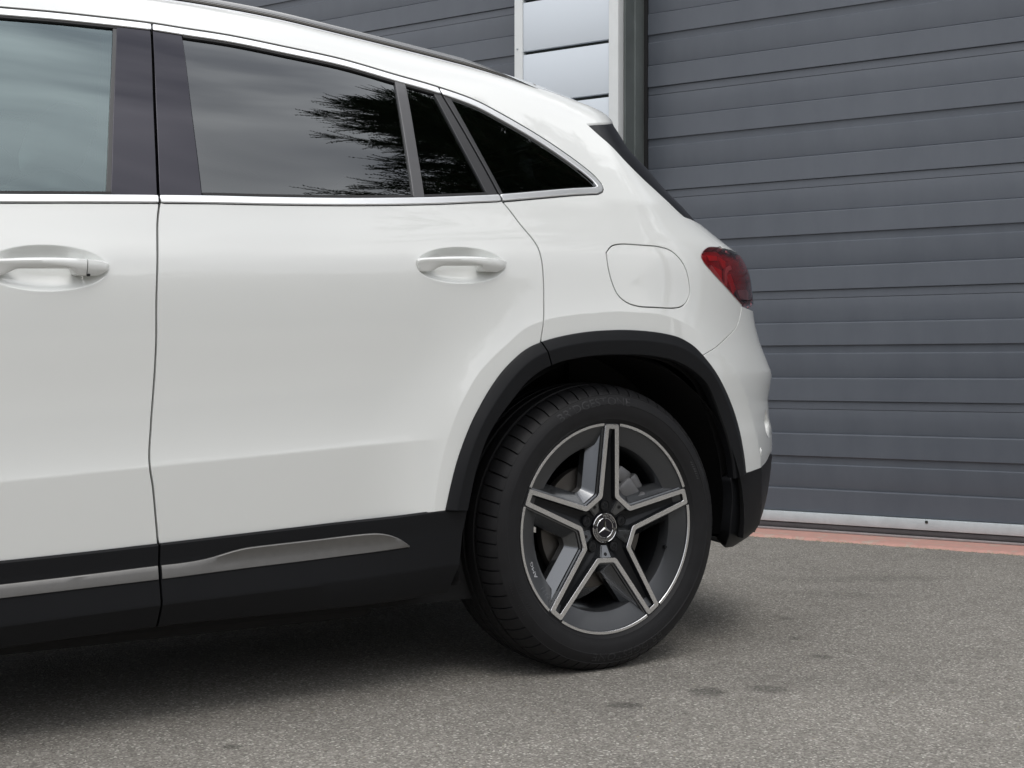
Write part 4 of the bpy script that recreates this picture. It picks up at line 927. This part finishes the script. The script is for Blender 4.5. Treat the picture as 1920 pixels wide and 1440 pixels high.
    # valley webs with their small holes
    for k in range(5):
        t = rot+(k+0.5)*2*math.pi/5; er = np.array([math.sin(t), math.cos(t)]); et = np.array([math.cos(t), -math.sin(t)])
        pts = [er*0.0765+et*0.0175, er*0.0765-et*0.0175, er*0.0440-et*0.0075, er*0.0440+et*0.0075]; hs = [-0.0065, -0.0065, -0.0175, -0.0175]
        bm = bmesh.new(); top = [bm.verts.new(wl(p[0], p[1], h_)) for p, h_ in zip(pts, hs)]
        bot = [bm.verts.new(wl(*(p*1.0+(et*(0.006 if i in (0, 3) else -0.006))), -0.026)) for i, p in enumerate(pts)]
        bm.faces.new(top)
        for i in range(4): bm.faces.new((top[i], bot[i], bot[(i+1) % 4], top[(i+1) % 4]))
        bmesh.ops.bevel(bm, geom=[e_ for e_ in bm.edges if e_.verts[0] in top and e_.verts[1] in top], offset=0.0018, segments=2, affect='EDGES')
        kids.append(bobj('spoke_web', bm, M_RIMD, w, smooth=True, sharp=30))
        hc = er*0.0650; nrm = Vector((er[0]*-0.34, -1, er[1]*-0.34)).normalized()
        kids.append(disc_on('web_hole', Vector(wl(hc[0], hc[1], -0.0100)), nrm, [(0.0046, 0.0002), (0.0042, 0.0008)], M_DARK, w, 16))
    # bolts in their wells
    for k in range(5):
        t = rot+k*2*math.pi/5; c = (0.0565*math.sin(t), 0.0565*math.cos(t)); nrm = Vector((0, -1, 0))
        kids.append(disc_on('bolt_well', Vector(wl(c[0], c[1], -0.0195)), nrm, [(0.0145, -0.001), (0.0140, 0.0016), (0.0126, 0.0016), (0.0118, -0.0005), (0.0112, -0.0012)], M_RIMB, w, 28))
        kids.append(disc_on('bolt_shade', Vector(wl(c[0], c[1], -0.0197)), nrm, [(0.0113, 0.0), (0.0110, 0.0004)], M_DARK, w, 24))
        kids.append(disc_on('wheel_bolt', Vector(wl(c[0], c[1], -0.0195)), nrm, [(0.0078, 0.0), (0.0078, 0.0008), (0.0070, 0.0014), (0.0045, 0.0014), (0.0042, 0.0006)], M_RIMB, w, 6))
    # centre cap with its emblem
    cc = Vector(wl(0, 0, -0.020)); nr = Vector((0, -1, 0))
    kids.append(disc_on('centre_cap', cc, nr, [(0.0385, -0.004), (0.0385, 0.0030), (0.0372, 0.0040), (0.0360, 0.0040)], M_GLOSSBK, w, 64))
    def ringm(name, r0, r1, a0, m):
        kids.append(lathe(name, [(r1, a0-0.001), (r1, a0), ((r1+r0)/2, a0+0.0007), (r0, a0), (r0, a0-0.001)], m, w, 72))
    ringm('cap_ring', 0.0352, 0.0372, -0.0158, M_STAR); ringm('cap_ring', 0.0240, 0.0258, -0.0156, M_STAR)
    bm = bmesh.new(); hub = bm.verts.new(wl(0, 0, -0.0132))
    for k in range(3):
        t = k*2*math.pi/3; tipv = bm.verts.new(wl(0.0238*math.sin(t), 0.0238*math.cos(t), -0.0152))
        for sg in (-1, 1):
            v = bm.verts.new(wl(0.0040*math.sin(t+sg*math.pi/3), 0.0040*math.cos(t+sg*math.pi/3), -0.0152)); bm.faces.new((hub, tipv, v))
    kids.append(bobj('cap_star', bm, M_STAR, w))
    cap_a = lambda r: -0.0158
    M_LET = MATS.get('cap_lettering') or mat('cap_lettering', (0.55, 0.55, 0.54), rough=0.25, metal=0.9)
    kids.append(arc_text('cap_lettering', 'MERCEDES', 0.0085, 0.0305, math.radians(28), cap_a, M_LET, w, 0.0003, 1.05)); kids.append(arc_text('cap_lettering', 'BENZ', 0.0085, 0.0305, math.radians(-112), cap_a, M_LET, w, 0.0003, 1.1))
    bm = bmesh.new()
    for t in list(np.radians(np.arange(-76, -28, 7)))+list(np.radians(np.arange(92, 226, 7))):
        for sg in (-1, 1):
            a_ = [bm.verts.new(wl((0.0305+dr)*math.sin(t+dt), (0.0305+dr)*math.cos(t+dt), -0.0156)) for dr, dt in ((0, 0), (sg*0.0026, 0.03), (sg*0.0030, 0.10), (sg*0.0008, 0.06))]
            bm.faces.new(a_)
    kids.append(bobj('cap_laurel', bm, M_LET, w))
    fa = lambda r: float(np.interp(r, [0.212, 0.22, 0.25, 0.257], [-0.0225, -0.0186, -0.0081, -0.0060]))
    kids.append(arc_text('rim_lettering', 'AMG', 0.0135, 0.2365, math.radians(-112), fa, M_RIMS, w, 0.0004, 1.5))
    bm = bmesh.new()
    for q in range(5):
        t = math.radians(-125-q*2.3)
        a_ = [bm.verts.new(wl(r*math.sin(t+dt), r*math.cos(t+dt), fa(r)+0.0005)) for r, dt in ((0.2300, -0.010), (0.2430, 0.010), (0.2430, 0.016), (0.2300, -0.004))]; bm.faces.new(a_)
    kids.append(bobj('rim_lettering', bm, M_RIMD, w))
    # valve
    tv_ = math.radians(107); kids.append(disc_on('valve', Vector(wl(0.212*math.sin(tv_), 0.212*math.cos(tv_), -0.028)), Vector((-0.5, -0.8, 0.1)).normalized(), [(0.006, 0), (0.0055, 0.014), (0.004, 0.024), (0.003, 0.026)], M_RIMB, w, 14))
    # brake disc and caliper
    kids.append(lathe('brake_disc', [(0.075, -0.045), (0.080, -0.062), (0.086, -0.072), (0.156, -0.072), (0.157, -0.074), (0.157, -0.094)], M_DISC, w, 90))
    kids.append(disc_on('brake_hat', Vector(wl(0, 0, -0.048)), nr, [(0.082, -0.02), (0.078, 0.0), (0.04, 0.001)], M_RIMB, w, 40))
    bm = bmesh.new()
    for (t, r, sx, sz, sy, aa) in ((50, 0.128, 0.050, 0.075, 0.05, -0.058), (66, 0.140, 0.04, 0.05, 0.06, -0.052), (32, 0.150, 0.04, 0.045, 0.05, -0.066), (58, 0.165, 0.03, 0.09, 0.05, -0.075)):
        t = math.radians(t); add_box(bm, wl(r*math.sin(t), r*math.cos(t), aa), (sx, sy, sz), 0.009, Matrix.Rotation(t-math.pi/2, 3, 'Y').to_4x4())
    kids.append(bobj('brake_caliper', bm, M_CALI, w, smooth=True))
    for k_ in kids:
        if k_ is not None: k_.matrix_parent_inverse = inv
    return w
rw = build_wheel(car)
def copy_wheel(dx, flip):
    c = rw.copy(); COL.objects.link(c); c.parent = car
    for ch in list(rw.children):
        q = ch.copy(); COL.objects.link(q); q.parent = c; q.matrix_parent_inverse = ch.matrix_parent_inverse.copy()
    c.location.x += dx
    if flip: c.location.y = WO; c.rotation_euler.z = math.pi
    return c
copy_wheel(0, True); copy_wheel(-2.729, False); copy_wheel(-2.729, True)
# ---- the nose, outside the picture: wing, bonnet, windscreen, bumper
FWc = (-2.729, 0.357)
arcF = np.array([(FWc[0]+0.47*math.cos(t), FWc[1]+0.47*math.sin(t)) for t in np.linspace(math.radians(-12), math.radians(192), 60)])
wing = np.vstack([[[-2.212, 0.372], [-2.232, 0.9], [-2.247, 1.038], [-2.6, 1.02], [-2.95, 0.985], [-3.25, 0.93], [-3.50, 0.84]], [[-3.50, 0.40], [-3.22, 0.34]], arcF[::-1][1:-1], [[-2.25, 0.34]]])
panel('front_wing', [wing], [], M_PAINT, car, h=0.05)
bm = bmesh.new(); rows = []
for X in np.linspace(-3.5, -2.30, 16):
    zt = float(np.interp(X, [-3.5, -3.25, -2.95, -2.6, -2.262], [0.84, 0.93, 0.985, 1.02, 1.036])); o = float(O(X, zt))
    rows.append([bm.verts.new((X, o*k, zt+0.07*(1-k*k))) for k in np.linspace(-1, 1, 13)])
for i in range(15):
    for j in range(12): bm.faces.new((rows[i][j], rows[i+1][j], rows[i+1][j+1], rows[i][j+1]))
bobj('bonnet', bm, M_PAINT, car, smooth=True)
bm = bmesh.new(); rows = []
for f in np.linspace(0, 1, 10):
    X = -2.45+f*0.62; z = 1.10+f*0.46; hw = 0.76-0.24*f
    rows.append([bm.verts.new((X-0.14*(1-k*k)*(1-f*.6), hw*k, z)) for k in np.linspace(-1, 1, 11)])
for i in range(9):
    for j in range(10): bm.faces.new((rows[i][j], rows[i+1][j], rows[i+1][j+1], rows[i][j+1]))
bobj('windscreen', bm, M_GLASSC, car, smooth=True)
bm = bmesh.new(); rows = []
for z in (0.24, 0.34, 0.5, 0.7, 0.84):
    rows.append([bm.verts.new((-3.52-0.17*math.cos(k*math.pi/2)**0.8+0.02*abs(z-0.5), float(O(-3.5, z))*k, z)) for k in np.linspace(-1, 1, 15)])
for i in range(4):
    for j in range(14): bm.faces.new((rows[i][j], rows[i+1][j], rows[i+1][j+1], rows[i][j+1]))
bobj('front_bumper', bm, M_BLACKPL, car, smooth=True)
# ---- cabin
def seat(x, y, name, hr=True, wdt=0.48):
    bm = bmesh.new(); tilt = Matrix.Rotation(math.radians(18), 4, 'Y')
    add_box(bm, (x-0.28, y, 0.58), (0.50, wdt, 0.16), 0.05); add_box(bm, (x+0.02, y, 0.90), (0.15, wdt, 0.62), 0.055, tilt)
    s_ = bobj(name, bm, M_SEAT, car, smooth=True, sharp=50)
    if hr:
        bm = bmesh.new(); add_box(bm, (x+0.14, y, 1.285), (0.11, 0.26, 0.17), 0.045, tilt); bobj('headrest', bm, M_SEAT, s_, smooth=True, sharp=60)
    return s_
for y in (-0.37, 0.37): seat(-1.36, y, 'front_seat')
rs = seat(-0.42, 0, 'rear_seat', False, 1.24)
for y in (-0.40, 0.40):
    bm = bmesh.new(); add_box(bm, (-0.30, y, 1.25), (0.10, 0.25, 0.15), 0.04, Matrix.Rotation(math.radians(18), 4, 'Y')); bobj('headrest', bm, M_SEAT, rs, smooth=True, sharp=60)
bm = bmesh.new(); add_box(bm, (-1.0, 0, 0.42), (2.6, 1.5, 0.04)); bobj('cabin_floor', bm, M_DARK, car)
bm = bmesh.new(); add_box(bm, (-2.05, 0, 0.90), (0.45, 1.40, 0.26), 0.08); bobj('dashboard', bm, M_SEAT, car, smooth=True)
bm = bmesh.new(); add_box(bm, (0.35, 0, 0.86), (0.55, 1.25, 0.5)); bobj('boot_trim', bm, M_DARK, car)
bm = bmesh.new(); rows = []
for X in np.linspace(-1.85, 0.05, 18):
    zz = float(roofz(X))-0.075; rows.append([bm.verts.new((X, 0.50*k, zz-0.05*k*k)) for k in np.linspace(-1, 1, 9)])
for i in range(17):
    for j in range(8): bm.faces.new((rows[i][j], rows[i+1][j], rows[i+1][j+1], rows[i][j+1]))
bobj('headliner', bm, M_LINER, car, smooth=True)
for sg in (-1, 1):
    bm = bmesh.new(); V_ = [(-1.19, sg*0.70, 1.36), (-1.19, sg*0.655, 1.36), (-1.25, sg*0.60, 0.75), (-1.25, sg*0.645, 0.75)]
    bm.faces.new([bm.verts.new(v) for v in V_]); bmesh.ops.solidify(bm, geom=bm.faces[:], thickness=0.002); bobj('seat_belt', bm, M_BELT, car)
# ================================================================== conifer beyond the end of the building (it shows in the car's glass)
def conifer(base, height, crown_r, label):
    t = empty('conifer_tree', base); tag(t, label, 'tree'); rr = random.Random(5)
    bm = bmesh.new(); rws = []
    for i in range(12):
        z = height*i/11; r = 0.20*(1-i/11.5)+0.012; rws.append([bm.verts.new((r*math.cos(a)+0.06*math.sin(i*.7), r*math.sin(a)+0.05*math.cos(i*.9), z)) for a in np.linspace(0, 2*math.pi, 9)[:-1]])
    for i in range(11):
        for j in range(8): bm.faces.new((rws[i][j], rws[i][(j+1) % 8], rws[i+1][(j+1) % 8], rws[i+1][j]))
    bobj('trunk', bm, M_BARK, t, smooth=True)
    nr = np.random.default_rng(11); nb = 440; VL, FL = [], []
    fp, fd_, fl2, fw2 = [], [], [], []
    for i in range(nb):
        f = (i+nr.random())/nb; z = height*(0.40+0.59*f); az = i*2.39996+nr.uniform(-.3, .3); R0 = crown_r*(1-f)**0.45*nr.uniform(0.55, 1.2)+0.2
        d = np.array([math.cos(az), math.sin(az), nr.uniform(0.05, 0.40)+0.6*f]); d /= np.linalg.norm(d); bend = nr.uniform(0.04, 0.16)
        S_ = np.linspace(0, 1, 9)[:, None]; pts = np.array([0, 0, z])+d*(R0*S_)+np.array([0, 0, -1.0])*bend*R0*S_**2
        sd_ = np.array([-math.sin(az), math.cos(az), 0])*0.014
        for a_, b_ in zip(pts[:-1], pts[1:]): n_ = len(VL); VL.extend((a_-sd_, a_+sd_, b_+sd_*.7, b_-sd_*.7)); FL.append((n_, n_+1, n_+2, n_+3))
        s = np.linspace(0.25, 1.0, int(6+R0*7)); s = np.concatenate([s, s, [1.0]]); m_ = len(s); sg = np.concatenate([np.ones(m_//2), -np.ones(m_//2), [0.0]])[:m_]
        q = np.array([0, 0, z])+d*(R0*s[:, None])+np.array([0, 0, -1.0])*(bend*R0*s**2)[:, None]
        a2 = az+sg*nr.uniform(0.35, 1.05, m_)*(1.15-0.6*s); dd = np.stack([np.cos(a2), np.sin(a2), nr.uniform(-0.05, 0.5, m_)], 1); dd /= np.linalg.norm(dd, axis=1)[:, None]
        fp.append(q); fd_.append(dd); fl2.append(nr.uniform(0.24, 0.55, m_)*(1.12-0.40*s)); fw2.append(nr.uniform(0.055, 0.10, m_))
    p = np.vstack(fp); d = np.vstack(fd_); ln = np.concatenate(fl2); wd = np.concatenate(fw2); n_ = len(p)
    side = np.cross(d, np.stack([nr.uniform(-.3, .3, n_), nr.uniform(-.3, .3, n_), np.ones(n_)], 1)); side /= np.linalg.norm(side, axis=1)[:, None]
    K_ = 11; T_ = []
    dn = np.array([0, 0, -1.0])
    for i in range(K_):
        f = i/K_; q = p+d*(ln*f)[:, None]+dn*(0.10*ln*f*f)[:, None]; q2 = q+d*0.024
        for sg in (-1, 1):
            v = side*sg*0.6+d; v /= np.linalg.norm(v, axis=1)[:, None]
            e_ = q+v*(wd*(1-0.7*f)*nr.uniform(.6, 1.25, n_))[:, None]; e_[:, 2] += nr.uniform(-.02, .03, n_); T_.append(np.stack([q, q2, e_], 1))
    T_.append(np.stack([p-side*0.005, p+side*0.005, p+d*(ln+wd*0.6)[:, None]+dn*(0.10*ln)[:, None]], 1))
    V = np.concatenate(T_).reshape(-1, 3); nt_ = len(V)//3
    me = bpy.data.meshes.new('crown'); me.vertices.add(len(V)); me.vertices.foreach_set('co', V.astype(np.float32).ravel()); me.loops.add(len(V)); me.loops.foreach_set('vertex_index', np.arange(len(V), dtype=np.int32))
    me.polygons.add(nt_); me.polygons.foreach_set('loop_start', np.arange(0, len(V), 3, dtype=np.int32)); me.polygons.foreach_set('loop_total', np.full(nt_, 3, dtype=np.int32)); me.update(); me.materials.append(M_LEAF)
    o = bpy.data.objects.new('crown', me); COL.objects.link(o); o.parent = t
    mobj('limbs', VL, FL, M_BARK, t)
    return t
conifer((5.14, -4.74, 0.0), 11.0, 2.6, 'tall dark conifer mirrored in the tinted rear windows of the car')
# clipped hedge along the far side of the yard, mirrored low in the doors
def hedge(x0, x1, y, h, label):
    t = empty('hedge', ((x0+x1)/2, y, 0)); tag(t, label, 'hedge'); nr = np.random.default_rng(3); inv = Matrix.Translation((-(x0+x1)/2, -y, 0))
    bm = bmesh.new(); add_box(bm, ((x0+x1)/2, y, h*0.46), (x1-x0, 0.9, h*0.92)); o = bobj('inner_twigs', bm, M_BARK, t); o.matrix_parent_inverse = inv
    n_ = 26000; X = nr.uniform(x0, x1, n_); top = h+0.22*np.sin(X*0.9)+0.18*np.sin(X*2.3+1)+0.12*np.sin(X*5.1); Z = top*nr.random(n_)**0.8; Y = y+0.55+nr.normal(0, 0.12, n_); m_ = nr.random(n_) < 0.22; Y[m_] = y+nr.uniform(-.6, .6, m_.sum()); Z[m_] = top[m_]+nr.normal(-.08, .12, m_.sum())
    p = np.stack([X, Y, Z], 1); a = nr.normal(size=(n_, 3)); a /= np.linalg.norm(a, axis=1)[:, None]; q = nr.normal(size=(n_, 3)); q /= np.linalg.norm(q, axis=1)[:, None]; s_ = nr.uniform(0.05, 0.14, n_)[:, None]
    V = np.stack([p-a*s_*.5, p+a*s_*.5, p+q*s_*1.2], 1).reshape(-1, 3)
    o = mobj('foliage', V, np.arange(len(V)).reshape(-1, 3), M_HEDGE, t); o.matrix_parent_inverse = inv
    return t
hedge(-16, 12, -11.5, 3.0, 'long clipped green hedge opposite the garage, mirrored low in the white doors')
